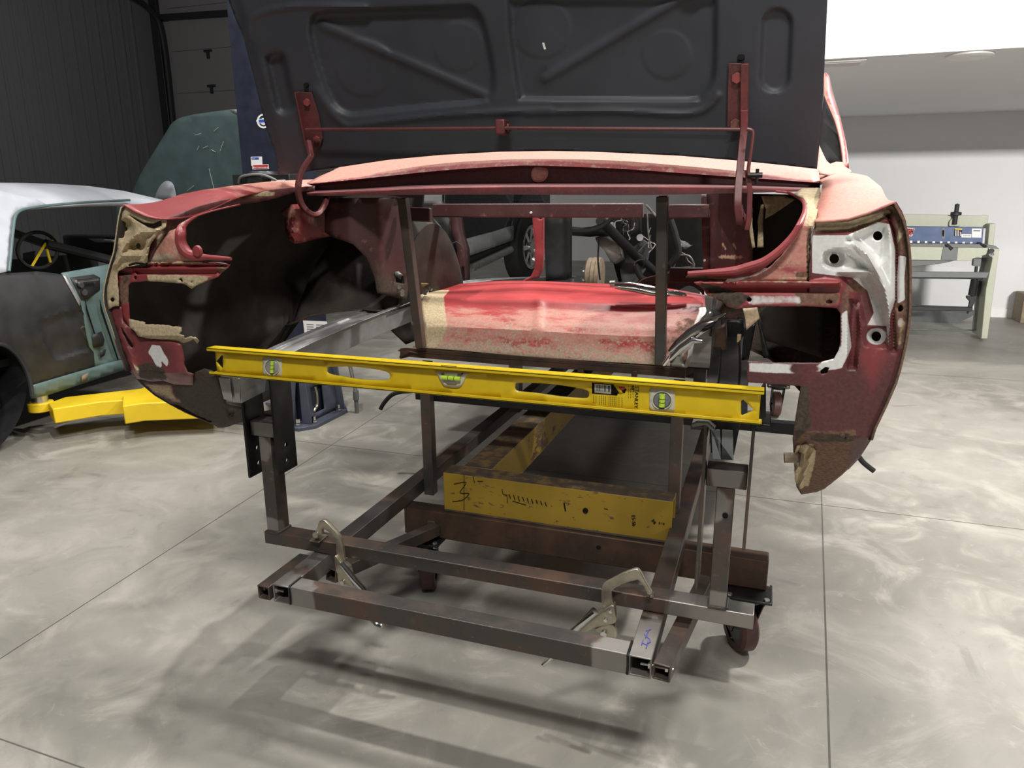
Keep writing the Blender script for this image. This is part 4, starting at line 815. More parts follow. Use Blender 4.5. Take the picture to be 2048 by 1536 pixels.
sheet('bracket', car, L3((1240, 1050), (1310, 1035), (1360, 1080), (1270, 1085)), .78, 'silver', .003, res=6)
sheet('hinge_support', car, L3((105, 420), (220, 350), (300, 350), (470, 500), (560, 440), (600, 560), (625, 680), (560, 690), (440, 715), (310, 750), (250, 755), (185, 710), (155, 630), (148, 490)),
      lambda a, b: interp(a, [(556, .60), (585, .55), (600, .56), (640, .66), (665, .72)]), 'paint', .004, res=7, masks={'pink': lambda x, y: .35 + .3 * blob(*L3((180, 420))[0], 18, 14)(x, y), 'dust': lambda x, y: .5 * np.exp(-(pdist(x, y, L3((215, 430), (220, 560), (245, 730)), False) / 3) ** 2), 'shade_maroon': .42, 'rust': lambda x, y: .7 * blob(*L3((485, 540))[0], 5, 9)(x, y) + .3},
      relief=lambda x, y: -.02 * np.exp(-(pdist(x, y, L3((300, 390), (215, 430), (225, 600), (250, 740)), False) / 5) ** 2))
# bare inside of the left rear corner: lower wheel tub, stiffener and light patch
sheet('stiffener', car, R0((700, 640), (720, 705), (715, 905), (640, 880), (470, 830), (455, 720), (520, 660)), .62, 'under', .004, res=12)
sheet('inner_side', car, R2((262, 95), (560, 95), (735, 95), (735, 900), (600, 930), (310, 950), (310, 330)), lambda a, b: interp(a, [(1412, 1.20), (1465, .92), (1505, .74)]), 'inner', .004, res=10, masks={'dark': .2, 'dust': lambda x, y: np.maximum(.78 * pmask(R2((400, 765), (690, 750), (640, 830), (410, 820)), 3)(x, y), .55 * pmask(R2((400, 630), (560, 615), (680, 690), (600, 740), (420, 740)), 4)(x, y) * (np.sin(x * 2.2) > .1)), 'scuff': .1})
sheet('stiffener', car, R2((830, 250), (858, 250), (850, 440), (855, 690), (790, 690), (800, 500), (795, 420)), .66, 'paint', .006, res=6, masks={'dust': .75, 'rust': .2})
sheet('stiffener', car, R2((720, 330), (745, 320), (740, 460), (770, 690), (740, 700), (715, 560), (705, 430)), .62, 'paint', .006, res=6, masks={'dust': .7, 'rust': .3})
sheet('inner_quarter', car, R2((830, 165), (1060, 160), (1180, 200), (1050, 290), (960, 350), (870, 400), (880, 300)), .70, 'paint', .003, res=8, masks={'dust': 1., 'rust': lambda x, y: .8 * blob(*R2((915, 295))[0], 7, 8)(x, y)}, label='dusty tan inner corner')
sheet('inner_quarter', car, R2((700, 140), (1270, 150), (1290, 600), (930, 900), (700, 900)), .80, 'under', .004, res=14)
# cabin openings: rear bulkhead posts
P = car
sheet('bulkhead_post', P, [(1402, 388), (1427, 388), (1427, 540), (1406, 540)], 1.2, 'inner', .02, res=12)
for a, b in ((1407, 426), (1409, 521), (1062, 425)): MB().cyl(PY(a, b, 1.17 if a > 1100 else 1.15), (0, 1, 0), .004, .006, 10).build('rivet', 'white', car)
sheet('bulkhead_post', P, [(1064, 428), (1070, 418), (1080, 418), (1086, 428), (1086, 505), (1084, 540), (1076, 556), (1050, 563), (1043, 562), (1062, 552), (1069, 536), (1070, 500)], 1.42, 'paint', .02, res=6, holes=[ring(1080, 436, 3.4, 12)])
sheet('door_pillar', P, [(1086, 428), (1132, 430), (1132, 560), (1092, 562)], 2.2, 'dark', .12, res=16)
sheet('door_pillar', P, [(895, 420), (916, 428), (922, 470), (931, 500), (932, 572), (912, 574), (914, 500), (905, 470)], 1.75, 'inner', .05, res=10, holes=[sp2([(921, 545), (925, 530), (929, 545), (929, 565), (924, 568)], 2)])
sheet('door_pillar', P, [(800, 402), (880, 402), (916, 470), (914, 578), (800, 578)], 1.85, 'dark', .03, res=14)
tubepx('loose_wire', [(898, 418), (900, 440), (893, 490), (912, 484), (922, 492)], 1.6, .003, 'rubber', car); tubepx('loose_wire', [(893, 490), (880, 500), (868, 502)], 1.6, .003, 'rubber', car)
# dash and firewall a long way forward
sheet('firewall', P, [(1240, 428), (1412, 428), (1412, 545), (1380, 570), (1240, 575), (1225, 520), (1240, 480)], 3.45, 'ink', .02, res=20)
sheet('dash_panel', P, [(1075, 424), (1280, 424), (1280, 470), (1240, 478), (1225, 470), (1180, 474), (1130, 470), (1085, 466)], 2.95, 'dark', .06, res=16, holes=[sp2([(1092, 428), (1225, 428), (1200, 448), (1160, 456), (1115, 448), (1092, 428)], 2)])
for (a, b) in ((1224, 451), (1280, 475)): MB().cyl(PY(a, b, 2.88), (.1, 1, 0), .020, .006, 20).build('gauge_hole', 'white', car, label='pale round gauge opening')
MB().tube([PY(a, b, 2.6) for a, b in sp2([(1090, 416), (1100, 440), (1125, 458), (1160, 463), (1195, 457), (1220, 440), (1230, 416)], 5)], .012, 10).build('steering_wheel', 'rubber', car)
MB().tube([PY(1200, 440, 2.62), PY(1270, 510, 2.95), PY(1310, 545, 3.3)], .028, 12).build('steering_column', 'dark', car)
sheet('heater_box', P, [(1190, 475), (1200, 472), (1232, 470), (1240, 500), (1245, 520), (1232, 528), (1222, 525), (1208, 500), (1196, 490)], 3.0, 'tank', .08, res=8)
sheet('pedal_bracket', P, [(1258, 500), (1285, 480), (1300, 490), (1290, 540), (1270, 570), (1245, 570), (1240, 540)], 3.1, 'shear_dark', .05, res=9)
rg = random.Random(9)
def wire(n, x0, x1, y0, y1, Y, mats, r=.0028):
    for i in range(n):
        a, b = rg.uniform(x0, x1), rg.uniform(y0, y1); px = [(a, b)]
        for k in range(4): px.append((px[-1][0] + rg.uniform(-14, 14), px[-1][1] + rg.uniform(2, 16)))
        tubepx('wiring', px, Y, r, mats[i % len(mats)], car, n=6, k=4)
wire(7, 1240, 1290, 430, 450, 2.85, ['rubber', 'zinc', 'white']); wire(7, 1270, 1310, 450, 510, 2.9, ['rubber', 'white', 'zinc']); wire(6, 1340, 1365, 495, 520, 2.7, ['zinc', 'rubber'])
tubepx('wiring', [(1340, 440), (1350, 470), (1356, 505), (1340, 530)], 2.7, .02, 'rubber', car); tubepx('wiring', [(1356, 510), (1378, 512), (1388, 530), (1380, 545)], 2.7, .005, 'zinc', car)
tubepx('wiring', [(1198, 478), (1196, 520), (1200, 560)], 2.8, .005, 'rubber', car); tubepx('wiring', [(1270, 530), (1290, 560), (1340, 548)], 2.7, .018, 'rubber', car); tubepx('wiring', [(1292, 410), (1310, 430), (1325, 440)], 2.4, .006, 'zinc', car)
tubepx('wiring', [(1294, 420), (1297, 470), (1304, 500)], 2.5, .004, 'zinc', car)
sheet('air_duct', P, [(1352, 478), (1365, 482), (1378, 494), (1372, 502), (1355, 496)], 2.8, 'shear_dark', .06, res=5, relief=lambda x, y: .01 * np.sin((x + y) * 1.1))
rows = [[PY(x, y, 2.3 + .0 * k) + Vector((0, .25 * k / 6, -.12 * (k / 6) ** 2)) for x, y in sp2([(1265, 578), (1285, 560), (1312, 552), (1345, 545), (1370, 534), (1392, 545), (1402, 560)], 3)] for k in range(7)]
obj('transmission_tunnel', facecam(loft(rows)), 'maroon', car, solid=.004)
# seat track cross bar on the right
MB().bar(PY(1340, 549, 1.25), PY(1470, 551, 1.25), .04, .05).build('seat_rail', 'black_steel', car, bevel=.002)
# roof pillars and roof (mostly hidden by the lid)
def pil(sd):
    e = T5((1752, 424), (1765, 421), (1780, 440), (1800, 530), (1850, 700), (1880, 850), (1896, 985)); i_ = T5((1748, 432), (1752, 560), (1775, 610), (1815, 700), (1845, 800), (1862, 900), (1868, 985))
    A = [PY(a, b, lerp(1.75, 1.30, t / 14)) for t, (a, b) in enumerate(resample_px(e, 15))]; B = [PY(a, b, lerp(1.70, 1.24, t / 14)) for t, (a, b) in enumerate(resample_px(i_, 15))]
    if sd < 0: A = [Vector((-p.x, p.y, p.z)) for p in A]; B = [Vector((-p.x, p.y, p.z)) for p in B]
    m = [a.lerp(b, .5) + Vector((sd * .006, -.015, 0)) for a, b in zip(A, B)]
    return obj('roof_pillar', facecam(loft([A, m, B]), (sd * 3, -2, 1.5)), 'paint', car, attrs={'pink': [.0] * 15 + [.25] * 15 + [.7] * 15, 'shade_maroon': [.7] * 15 + [.3] * 15 + [0] * 15}, solid=.01)
pil(1); pil(-1)
base = sheet('pillar_base', car, T5((1700, 985), (1715, 900), (1722, 850), (1745, 900), (1765, 940), (1785, 958), (1820, 946), (1860, 948), (1872, 975), (1898, 988), (1912, 1000), (1900, 1012), (1800, 1025), (1720, 1010)), lambda a, b: interp(b, [(290, 1.15), (330, .95), (345, .75), (375, .55)]), 'paint', .004, res=7, masks={'pink': 1.}, label='faded pink flare of the quarter')
sheet('window_dark', car, T5((1700, 985), (1722, 850), (1748, 560), (1775, 610), (1815, 700), (1845, 800), (1862, 900), (1868, 950), (1820, 948), (1785, 960), (1765, 942)), lambda a, b: interp(b, [(190, 1.75), (330, 1.26)]), 'ink', .004, res=14)  # black sheet standing in for the darkness inside the open window
rows = [[Vector((x, y, z - .10 * (x / .8) ** 2)) for x in np.linspace(-.60, .60, 11)] for y, z in ((1.78, 1.76), (2.1, 1.80), (2.6, 1.81), (3.0, 1.78))]
obj('roof', loft(rows), 'paint', car, attrs={'pink': [.8] * 44}, solid=.01)
# ribbed hose end below the right quarter
tubepx('hose', [(1712, 905), (1724, 922), (1735, 932), (1748, 942)], .75, .0075, 'rubber', car)

# front brake drum far ahead and a loose hose below the boot
qd = PY(1189, 551, 3.75); dm = MB().lathe(qd, (1, 0, 0), [(-.05, 0), (-.05, .115), (-.04, .128), (-.01, .125), (-.005, .131), (.02, .126), (.025, .131), (.05, .128), (.055, .10), (.055, 0)], 36).build('brake_drum', 'tan', car, label='dusty tan ribbed brake drum')
for k in range(5): MB().cyl(qd + Vector((-.06, .055 * math.cos(k * 1.2566), .055 * math.sin(k * 1.2566))), (1, 0, 0), .006, .03, 8).build('wheel_stud', 'zinc', dm)
tubepx('hose', [(860, 760), (830, 780), (800, 784), (782, 791), (768, 806), (761, 818)], 1.45, .010, 'rubber', car)
MB().box((-.72, 1.36, .665), (.72, 3.5, .672)).build('shade_pan', 'under', car)  # unseen sheet added to keep light off the floor under the frame
for sd in (-1, 1): MB().box((sd * .72, 1.6, .60), (sd * .86, 3.5, .70)).build('rocker', 'paint', car, bevel=.01)
# ------------------------------------------------------------------ yellow spirit level
YL = .028                                        # front face of its web
a = PY(433, 700, YL); b = PY(1521, 790, YL)
zt = .5 * (PY(426, 695, YL - .012).z + PY(1526, 783, YL - .012).z); zb = .5 * (PY(418, 748, YL - .012).z + PY(1521, 851, YL - .012).z)
xl, xr = PY(428, 722, YL).x, PY(1519, 818, YL).x
lv = thing('spirit_level', 'long yellow I-beam spirit level lying across the tail of the red car', 'level', ((xl + xr) / 2, YL, zb))
wx0, wx1 = 434, 1514
def web():
    def top(x): return lerp(702, 789, (x - 428) / (1524 - 428)) 
    def bt(x): return lerp(743, 845, (x - 428) / (1520 - 428))
    out = [(430, 701), (1522, 789), (1517, 846), (434, 744)]
    slotL = sp2([(654, 738), (657, 734), (700, 733), (740, 737), (772, 743), (780, 750), (779, 757), (770, 761), (720, 759), (690, 754), (662, 749), (654, 744), (654, 738)], 2)[:-1]
    slotR = sp2([(1030, 771), (1034, 766), (1070, 766), (1110, 769), (1150, 775), (1174, 781), (1178, 787), (1176, 795), (1165, 797), (1120, 793), (1070, 786), (1038, 783), (1030, 778), (1030, 771)], 2)[:-1]
    tl = [(431.5, 723), (442, 710), (445.5, 711), (446, 735), (443, 736)]; tr = [(1482, 802), (1486, 799), (1506, 818), (1505, 822), (1484, 831), (1482, 828)]
    vl = ring(544, 734, 14, 20, 15); vr = ring(1324, 801, 20, 24, 20)
    vm = [(880, 744), (926, 747), (924, 762), (914, 772), (894, 771), (884, 762)]
    return sheet('web', lv, out, YL, 'level', .004, res=10, holes=[slotL, slotR, tl, tr, vl, vr, vm])
web()
for z, s in ((zt, -1), (zb, 1)):
    MB().box((xl - .008, YL - .013, z), (xr + .006, YL + .017, z + s * .0035)).box((xl - .008, YL - .013, z), (xr + .006, YL - .010, z + s * .008)).build('flange', 'level', lv, bevel=.001)
MB().box((PY(886, 738, YL).x, YL - .011, zt + .0001), (PY(917, 740, YL).x, YL - .0085, zt + .0008)).build('vial_window', 'dark', lv)
def vialframe(px, t=.006): return sheet('vial_housing', lv, px, YL - .002, 'clear', .008, res=8)
def rrect(cx, cy, w, h, r, sk=.08): return [(cx + x, cy + y + x * sk) for sx, sy, q in ((1, -1, -90), (1, 1, 0), (-1, 1, 90), (-1, -1, 180)) for k in range(5) for x, y in [(sx * (w - r) + r * math.cos(math.radians(q + k * 22.5)), sy * (h - r) + r * math.sin(math.radians(q + k * 22.5)))]]
for c, w, h, g in (((544, 734), 19, 20, 'silver'), ((1324, 801), 25.5, 22.5, 'vial_dark')):
    hs = vialframe(rrect(*c, w, h, 7)); R = ring(*c, w * .76, 28, h * .80)
    sheet('lens', hs, ring(*c, w * .74, 24, h * .78), YL - .0026, g, .002, res=8)
    MB().tube([PY(x, y, YL - .0034) for x, y in R + R[:1]], .0013, 8).build('lens_rim', 'clear', hs)
    k = .55 * h; MB().tube([PY(c[0] + .5, c[1] - k, YL - .006), PY(c[0] - .5, c[1] + k, YL - .006)], .0058 * w / 24, 12).build('vial', 'vial', hs, label='green bubble vial')
    m = MB()
    for q in (-.3, .3): p = PY(c[0], c[1] + q * k, YL - .006); m.cyl(p, (0, 0, 1), .0062 * w / 24, .0008, 12)
    m.build('vial_mark', 'ink', hs)
hs = vialframe(sp2([(873, 742), (932, 746), (932, 752), (924, 770), (914, 776), (893, 774), (884, 768), (874, 748), (873, 742)], 2)[:-1])
sheet('lens', hs, [(882, 745), (924, 748), (921, 762), (911, 771), (896, 770), (887, 763)], YL - .0022, 'silver', .003, res=8)
sheet('lens', hs, [(889, 745), (915, 746), (914, 754), (889, 752)], YL - .0025, 'white', .001, res=8)
MB().tube([PY(884, 755, YL - .004), PY(921, 758, YL - .004)], .0050, 12).build('vial', 'vial', hs, label='green bubble vial')
MB().cyl(PY(897, 756, YL - .004), (1, 0, 0), .0053, .001, 12).cyl(PY(909, 757, YL - .004), (1, 0, 0), .0053, .001, 12).build('vial_mark', 'ink', hs)
# printed label on the web
yl = YL - .0004
def lab(px, m, t=.0003, nm='printed_label', par=lv): return sheet(nm, par, px, yl - t, m, t * .5, res=30)
lb = lab([(1184, 765), (1228, 769), (1228, 773), (1240, 775), (1253, 778), (1250, 786), (1236, 787), (1234, 791), (1184, 787)], 'ink', .0004)
lab([(1189, 767.5), (1222, 770), (1222, 788), (1189, 785.5)], 'white', .0008, par=lb)
br = MB()
x = 1193.
rb = random.Random(2)
while x < 1219:
    w = rb.choice([.7, 1.1, 1.6]); y = 769.5 + (x - 1190) * .075; br.add([PY(x, y, yl - .0012), PY(x + w, y, yl - .0012), PY(x + w, y + 12.5, yl - .0012), PY(x, y + 12.5, yl - .0012)], [(0, 1, 2, 3)]); x += w + rb.choice([.8, 1.2, 1.5])
br.build('barcode', 'ink', lb)
lab([(1237, 773), (1250, 774), (1248, 780), (1240, 781)], 'red_label', .0008, par=lb); lab([(1229, 772), (1240, 788), (1246, 786), (1236, 771)], 'level', .0008, par=lb)
ln = MB()
for (x0, x1, n, w) in ((1187, 1192, 2, 16), (1199, 1211, 4, 19), (1218, 1232, 5, 20), (1238, 1244, 2, 22), (1257, 1266, 3, 26)):
    for i in range(n):
        xx = lerp(x0, x1, i / max(1, n - 1)); y0 = 791 + (xx - 1187) * .07 if xx < 1250 else 772
        for k in range(5):
            yy = y0 + k * w / 5; ln.add([PY(xx - .45, yy, yl - .0004), PY(xx + .45, yy, yl - .0004), PY(xx + .45, yy + w / 5 * rb.uniform(.5, .85), yl - .0004), PY(xx - .45, yy + w / 5 * .6, yl - .0004)], [(0, 1, 2, 3)])
ln.build('fine_print', 'ink', lv)
dn = Vector((0, 0, -1)); rt_ = Vector((1, 0, 0)); A = PY(1270.5, 772, yl); Bq = PY(1276.5, 816, yl)
tw = (Bq - A).length
def fit(body, p, size, length, mat, name): 
    o = text(body, name, p, dn, rt_, size, mat, lv, depth=.0004); L = max(v.co.x * 0 - v.co.z for v in o.data.vertices) - min(-v.co.z for v in o.data.vertices)
    for v in o.data.vertices: v.co.z = (p.z - ORG[lv].z) + (v.co.z - (p.z - ORG[lv].z)) * length / L
    return o
fit('STANLEY', A, .0102, tw, 'ink', 'brand_lettering')
fit('48"', PY(1263, 770, yl), .009, .013, 'ink', 'size_lettering')
text('48', 'size_lettering', PY(922, 748.5, YL - .0032), (1, 0, 0), (0, 0, 1), .005, 'ink', lv)
# ------------------------------------------------------------------ locking C-clamps holding the crossbar to the rails
def clamp_body(root, frame, Y, t=.012, **k): return sheet('jaw_frame', root, frame, Y, 'clamp', t, res=7, bevel=.0025, **k)
q = PY(640, 1080, .145)
cl = thing('locking_clamp', 'nickel locking C-clamp gripping the left end of the support crossbar', 'clamp', (q.x, .13, .36), 'locking clamps on the frame')
clamp_body(cl, sp2(K1((985, 240), (1000, 175), (1040, 143), (1090, 150), (1180, 240), (1265, 330), (1310, 420), (1335, 560), (1352, 720), (1320, 740), (1270, 690), (1240, 560), (1240, 450), (1190, 350), (1100, 270), (1050, 265), (1045, 300), (1045, 340), (1015, 350), (960, 345), (955, 300), (985, 240)), 2)[:-1], .122)
p = PY(*K1((985, 325))[0], .128); MB().tube([p + Vector((0, -.010, 0)), p + Vector((0, .02, 0))], .0085, 14).build('pivot_pin', 'clamp', cl)
pd = PY(*K1((995, 385))[0], .15); MB().box((pd.x - .016, .132, .3885), (pd.x + .016, .178, .393)).cyl((pd.x, .150, .400), (0, .3, 1), .007, .018, 12).build('swivel_pad', 'clamp', cl, bevel=.002)
sheet('handle', cl, sp2(K1((1222, 625), (1245, 640), (1320, 740), (1400, 800), (1430, 950), (1480, 1040), (1340, 1010), (1290, 930), (1240, 830), (1222, 720), (1222, 625)), 2)[:-1], .114, 'clamp', .022, res=7, bevel=.003)
MB().tube([PY(a, b, .112) for a, b in K1((1310, 720), (1400, 830), (1500, 960), (1610, 1080), (1700, 1190))], [.006, .0085, .009, .0085, .007], 12).build('handle', 'chrome', cl)
sheet('release_lever', cl, sp2(K1((1262, 860), (1330, 890), (1395, 960), (1410, 1010), (1290, 1010), (1262, 930), (1262, 860)), 2)[:-1], .118, 'clamp', .016, res=7, bevel=.002)
MB().cyl(PY(*K1((1335, 985))[0], .116), (0, 1, 0), .007, .012, 14).build('rivet', 'zinc', cl)
MB().tube([PY(a, b, .20) for a, b in ((742, 1238), (752, 1248), (764, 1252))], .006, 8).build('adjusting_screw', 'chrome', cl)
q = PY(1300, 1190, .145)
cl = thing('locking_clamp', 'nickel locking C-clamp gripping the right end of the support crossbar', 'clamp', (q.x, .13, .36), 'locking clamps on the frame')
clamp_body(cl, sp2(K2((20, 640), (15, 520), (22, 430), (45, 385), (120, 345), (250, 275), (390, 222), (435, 228), (465, 265), (510, 350), (560, 440), (592, 495), (560, 515), (535, 495), (500, 430), (440, 350), (405, 348), (300, 375), (180, 430), (132, 480), (135, 560), (160, 640), (130, 690), (60, 690), (20, 640)), 2)[:-1], .122)
p = PY(*K2((565, 500))[0], .135); MB().cyl((p.x, .150, .394), (0, .4, 1), .009, .012, 12).tube([p + Vector((0, -.01, .012)), (p.x, .15, .398)], .006, 10).build('swivel_pad', 'clamp', cl)
sheet('handle', cl, sp2(K2((-60, 770), (0, 715), (80, 660), (150, 632), (168, 680), (185, 800), (150, 845), (20, 870), (-80, 900), (-180, 960), (-270, 960), (-160, 850), (-60, 770)), 2)[:-1], .114, 'clamp', .022, res=7, bevel=.003)
for u, v, r in ((62, 800, .0045), (120, 700, .004)): MB().cyl(PY(*K2((u, v))[0], .112), (0, 1, 0), r, .006, 14).build('rivet', 'chrome', cl)
sheet('release_lever', cl, sp2(K2((40, 850), (130, 845), (170, 890), (185, 960), (175, 1010), (60, 990), (-60, 930), (-40, 890), (40, 850)), 2)[:-1], .118, 'clamp', .014, res=7, bevel=.002)
MB().cyl(PY(*K2((45, 950))[0], .115), (0, 1, 0), .0075, .012, 14).build('rivet', 'chrome', cl)
MB().tube([PY(a, b, .10) for a, b in ((1190, 1222), (1160, 1250), (1125, 1285), (1104, 1312))], [.010, .009, .009, .007], 12).build('handle', 'chrome', cl)
MB().tube([PY(a, b, .085) for a, b in ((1110, 1308), (1096, 1322), (1086, 1330))], .006, 10).build('adjusting_screw', 'chrome', cl)
# ------------------------------------------------------------------ locking pliers
c2 = lambda *p: fr(860, 390, 3.531)(*p)
pl = thing('locking_pliers', 'chrome locking pliers lying on the bright red boot floor hump', 'pliers', PY(1290, 590, .93), 'chrome locking pliers')
def ptube(name, px, Y, r, mat, par, f=1.): return MB().tube([PY(a, b, Y) for a, b in px], r, 12).build(name, mat, par)
ptube('body', c2((1310, 640), (1420, 645), (1540, 665), (1660, 690), (1700, 700)), .935, [.012, .0145, .0145, .013, .008], 'chrome', pl)
ptube('handle', c2((1330, 655), (1450, 670), (1560, 695), (1680, 708)), .925, [.006, .009, .008, .006], 'zinc', pl)
MB().cyl(PY(*c2((1290, 627))[0], .935), (1, 0, .1), .011, .016, 16).build('adjusting_screw', 'zinc', pl)
sheet('jaw', pl, c2((1670, 680), (1740, 675), (1800, 695), (1812, 705), (1810, 718), (1740, 715), (1690, 712)), .925, 'chrome', .012, res=6, bevel=.002)
pl2 = thing('locking_pliers', 'large chrome locking pliers clamped upright at the right end of the boot floor', 'pliers', PY(1370, 690, .70), 'chrome locking pliers')
r4 = R4
ptube('body', r4((0, 215), (60, 160), (140, 95), (230, 35), (290, 15)), .66, [.008, .016, .018, .017, .010], 'chrome', pl2)
ptube('handle', r4((0, 262), (70, 190), (150, 135), (215, 140)), .64, [.006, .009, .010, .006], 'chrome', pl2)
ptube('handle', r4((0, 240), (60, 215), (120, 170), (170, 120)), .65, [.006, .008, .010, .008], 'zinc', pl2)
sheet('jaw', pl2, r4((240, 0), (300, -20), (370, -45), (372, -20), (310, 15), (290, 40), (255, 40)), .66, 'chrome', .014, res=6, bevel=.002)
MB().tube([PY(1340, 712, .64), PY(1326, 730, .64)], .005, 8).build('adjusting_screw', 'chrome', pl2)
# bright bent sheet beside it
sheet('bent_bracket', car, r4((90, 225), (140, 190), (150, 150), (200, 80), (300, -30), (270, -70), (215, -20), (160, 60), (120, 150), (0, 280), (0, 310), (95, 315)), .70, 'zinc', .003, res=7)
# ------------------------------------------------------------------ two post lift
lx, ly = -2.02, 2.12
lift = thing('two_post_lift', 'dark blue grey two post vehicle lift column with yellow swing arm', 'lift', (lx, ly, 0))
bp = [PZ(a, b, .0) for a, b in ((500, 850), (605, 862), (640, 855), (684, 828), (684, 815), (640, 800))]
bx = [(-2.34, 1.94), (-1.80, 1.94), (-1.735, 2.02), (-1.735, 2.36), (-1.80, 2.44), (-2.34, 2.44)]
MB().prism([(x, y, 0) for x, y in bx], (0, 0, .022)).build('base_plate', 'liftgrey', lift, bevel=.003)
for x, y in ((-1.83, 1.985), (-1.775, 2.06), (-1.775, 2.32), (-2.28, 1.985), (-1.90, 1.975)): MB().cyl((x, y, .03), (0, 0, 1), .02, .012, 16).cyl((x, y, .046), (0, 0, 1), .013, .03, 6).build('anchor_bolt', 'chrome', lift)
colm = MB()
x0, x1, y0, y1 = -2.12, -1.83, 2.06, 2.34
out = [(x0, y0), (x0 + .05, y0), (x1 - .03, y0), (x1, y0 + .03), (x1, y1), (x0, y1), (x0, y1 - .008), (x1 - .008, y1 - .008), (x1 - .008, y0 + .036), (x1 - .036, y0 + .008), (x0, y0 + .008)]
colm.prism([(x, y, .02) for x, y in out], (0, 0, 3.4)); colm.build('column', 'liftblue', lift, bevel=.002)
# flared foot: tapering cheeks and a window with brass pipe
def fq(P, t, v): MB().prism(P, Vector(v) * t).build('foot', 'liftgrey', lift, bevel=.002)
fq([(-1.83, 2.02, .022), (-1.765, 2.02, .022), (-1.80, 2.02, .38), (-1.83, 2.02, .45)], .010, (0, 1, 0))
fq([(-1.83, 2.36, .022), (-1.755, 2.36, .022), (-1.80, 2.36, .38), (-1.83, 2.36, .45)], .010, (0, 1, 0))
fq([(-2.12, 1.98, .022), (-1.86, 1.98, .022), (-1.86, 2.055, .42), (-2.12, 2.055, .42)], .01, (0, .98, -.18))
P, T = tri2([(2.03, .022), (2.36, .022), (2.33, .50), (2.06, .50)], [[(2.10, .06), (2.22, .06), (2.22, .22), (2.10, .22)]], .05)
V = [Vector((-1.80 - (b - .022) * .06, a, b)) for a, b in P]; obj('foot', facecam((V, T)), 'liftgrey', lift, solid=.008)
MB().tube(spline([(-1.83, 2.13, .04), (-1.82, 2.14, .075), (-1.83, 2.18, .09), (-1.83, 2.185, .16), (-1.83, 2.17, .21)], 5), .009, 8).build('brass_pipe', 'clamp', lift)
MB().lathe((-2.02, 1.93, .12), (0, 0, 1), [(0, 0), (0, .05), (.12, .05), (.15, .058), (.24, .058), (.24, 0)], 24).build('hydraulic_cylinder', 'tank', lift)
MB().box((-2.12, 1.90, .155), (-1.87, 2.02, .170)).box((-1.885, 1.95, .022), (-1.87, 2.03, .155)).build('bracket', 'liftgrey', lift, bevel=.002)
MB().tube([(-2.3, 1.965, .05), (-1.90, 1.965, .052)], .016, 10).build('pipe', 'black', lift)
# power unit behind the corner of the red car
k = [PY(a, b, 2.0) for a, b in ((488, 340), (562, 338))]
MB().box((k[0].x, 1.90, PY(500, 362, 2).z - .05), (k[1].x + .12, 2.05, PY(500, 350, 2).z)).build('power_unit', 'black', lift, bevel=.004)
z = PY(520, 343, 2).z; xm = (k[0].x + k[1].x) / 2 + .02
MB().lathe((xm, 1.97, z - .072), (0, 0, 1), [(0, .085), (.03, .09), (.05, .09), (.07, .08), (.072, 0)], 28).build('motor', 'black', lift)
MB().tube(spline([(xm - .10, 1.90, z - .06), (xm - .06, 1.88, z - .028), (xm + .06, 1.88, z - .02), (xm + .14, 1.9, z - .05)], 5), .007, 8).build('hose', 'shear_dark', lift)
MB().prism([PY(a, b, 1.895) for a, b in ((542, 361), (570, 359), (570, 364), (542, 366))], (0, .003, 0)).build('label_plate', 'white', lift)
yc = y0 - .0015
def stick(px, m, par=lift, y=yc, nm='sticker', **kw): return sheet(nm, par, px, y, m, .0008, res=40, smooth=0, **kw)
s1 = stick([(501.5, 313.5), (524, 313), (525, 331), (502.5, 331.5)], 'white', label='white notice sticker'); stick([(503, 315), (517, 314.5), (517.5, 319), (503.5, 319.5)], 'blue_label', s1, yc - .001)
text('NOTICE', 'lettering', PY(504.5, 318.5, yc - .002), (1, 0, 0), (0, 0, 1), .0055, 'white', s1)
s2 = stick([(504, 329.5), (537, 328.5), (538, 338), (505, 339)], 'white', label='red attention sticker', y=yc - .001); stick([(505, 330.5), (536, 329.5), (537, 337), (506, 338)], 'red_label', s2, yc - .002)
w = (PY(533, 336.5, yc) - PY(509.5, 337, yc)).length; o = text('ATTENTION', 'lettering', PY(509.5, 336.6, yc - .003), (1, 0, 0), (0, 0, 1), .0085, 'white', s2); L = max(v.co.x for v in o.data.vertices) - min(v.co.x for v in o.data.vertices); m0 = min(v.co.x for v in o.data.vertices)
for v in o.data.vertices: v.co.x = m0 + (v.co.x - m0) * w / L
t3 = MB()
for xx in (506.5, 534.3): t3.prism([PY(xx, 336.8, yc - .003), PY(xx + 2.4, 336.7, yc - .003), PY(xx + 1.2, 331.8, yc - .003)], (0, .0005, 0))
t3.build('warning_mark', 'white', s2)
R_ = ring(527, 242, 13.5, 28, 14.5); r_ = ring(527, 242, 10, 28, 11)
lg = sheet('badge', lift, R_, yc, 'white', .0008, holes=[r_], res=8, smooth=0, label='round white maker badge'); stick([(515, 238), (512, 242), (516, 247), (532, 246), (532, 237)], 'white', lg, yc - .0012); stick([(517, 239.5), (531, 238.5), (531, 244.5), (517.5, 245)], 'blue_label', lg, yc - .002)
sheet('badge', lg, ring(527, 243, 7, 16, 7), yc, 'white', .0008, res=8, smooth=0)
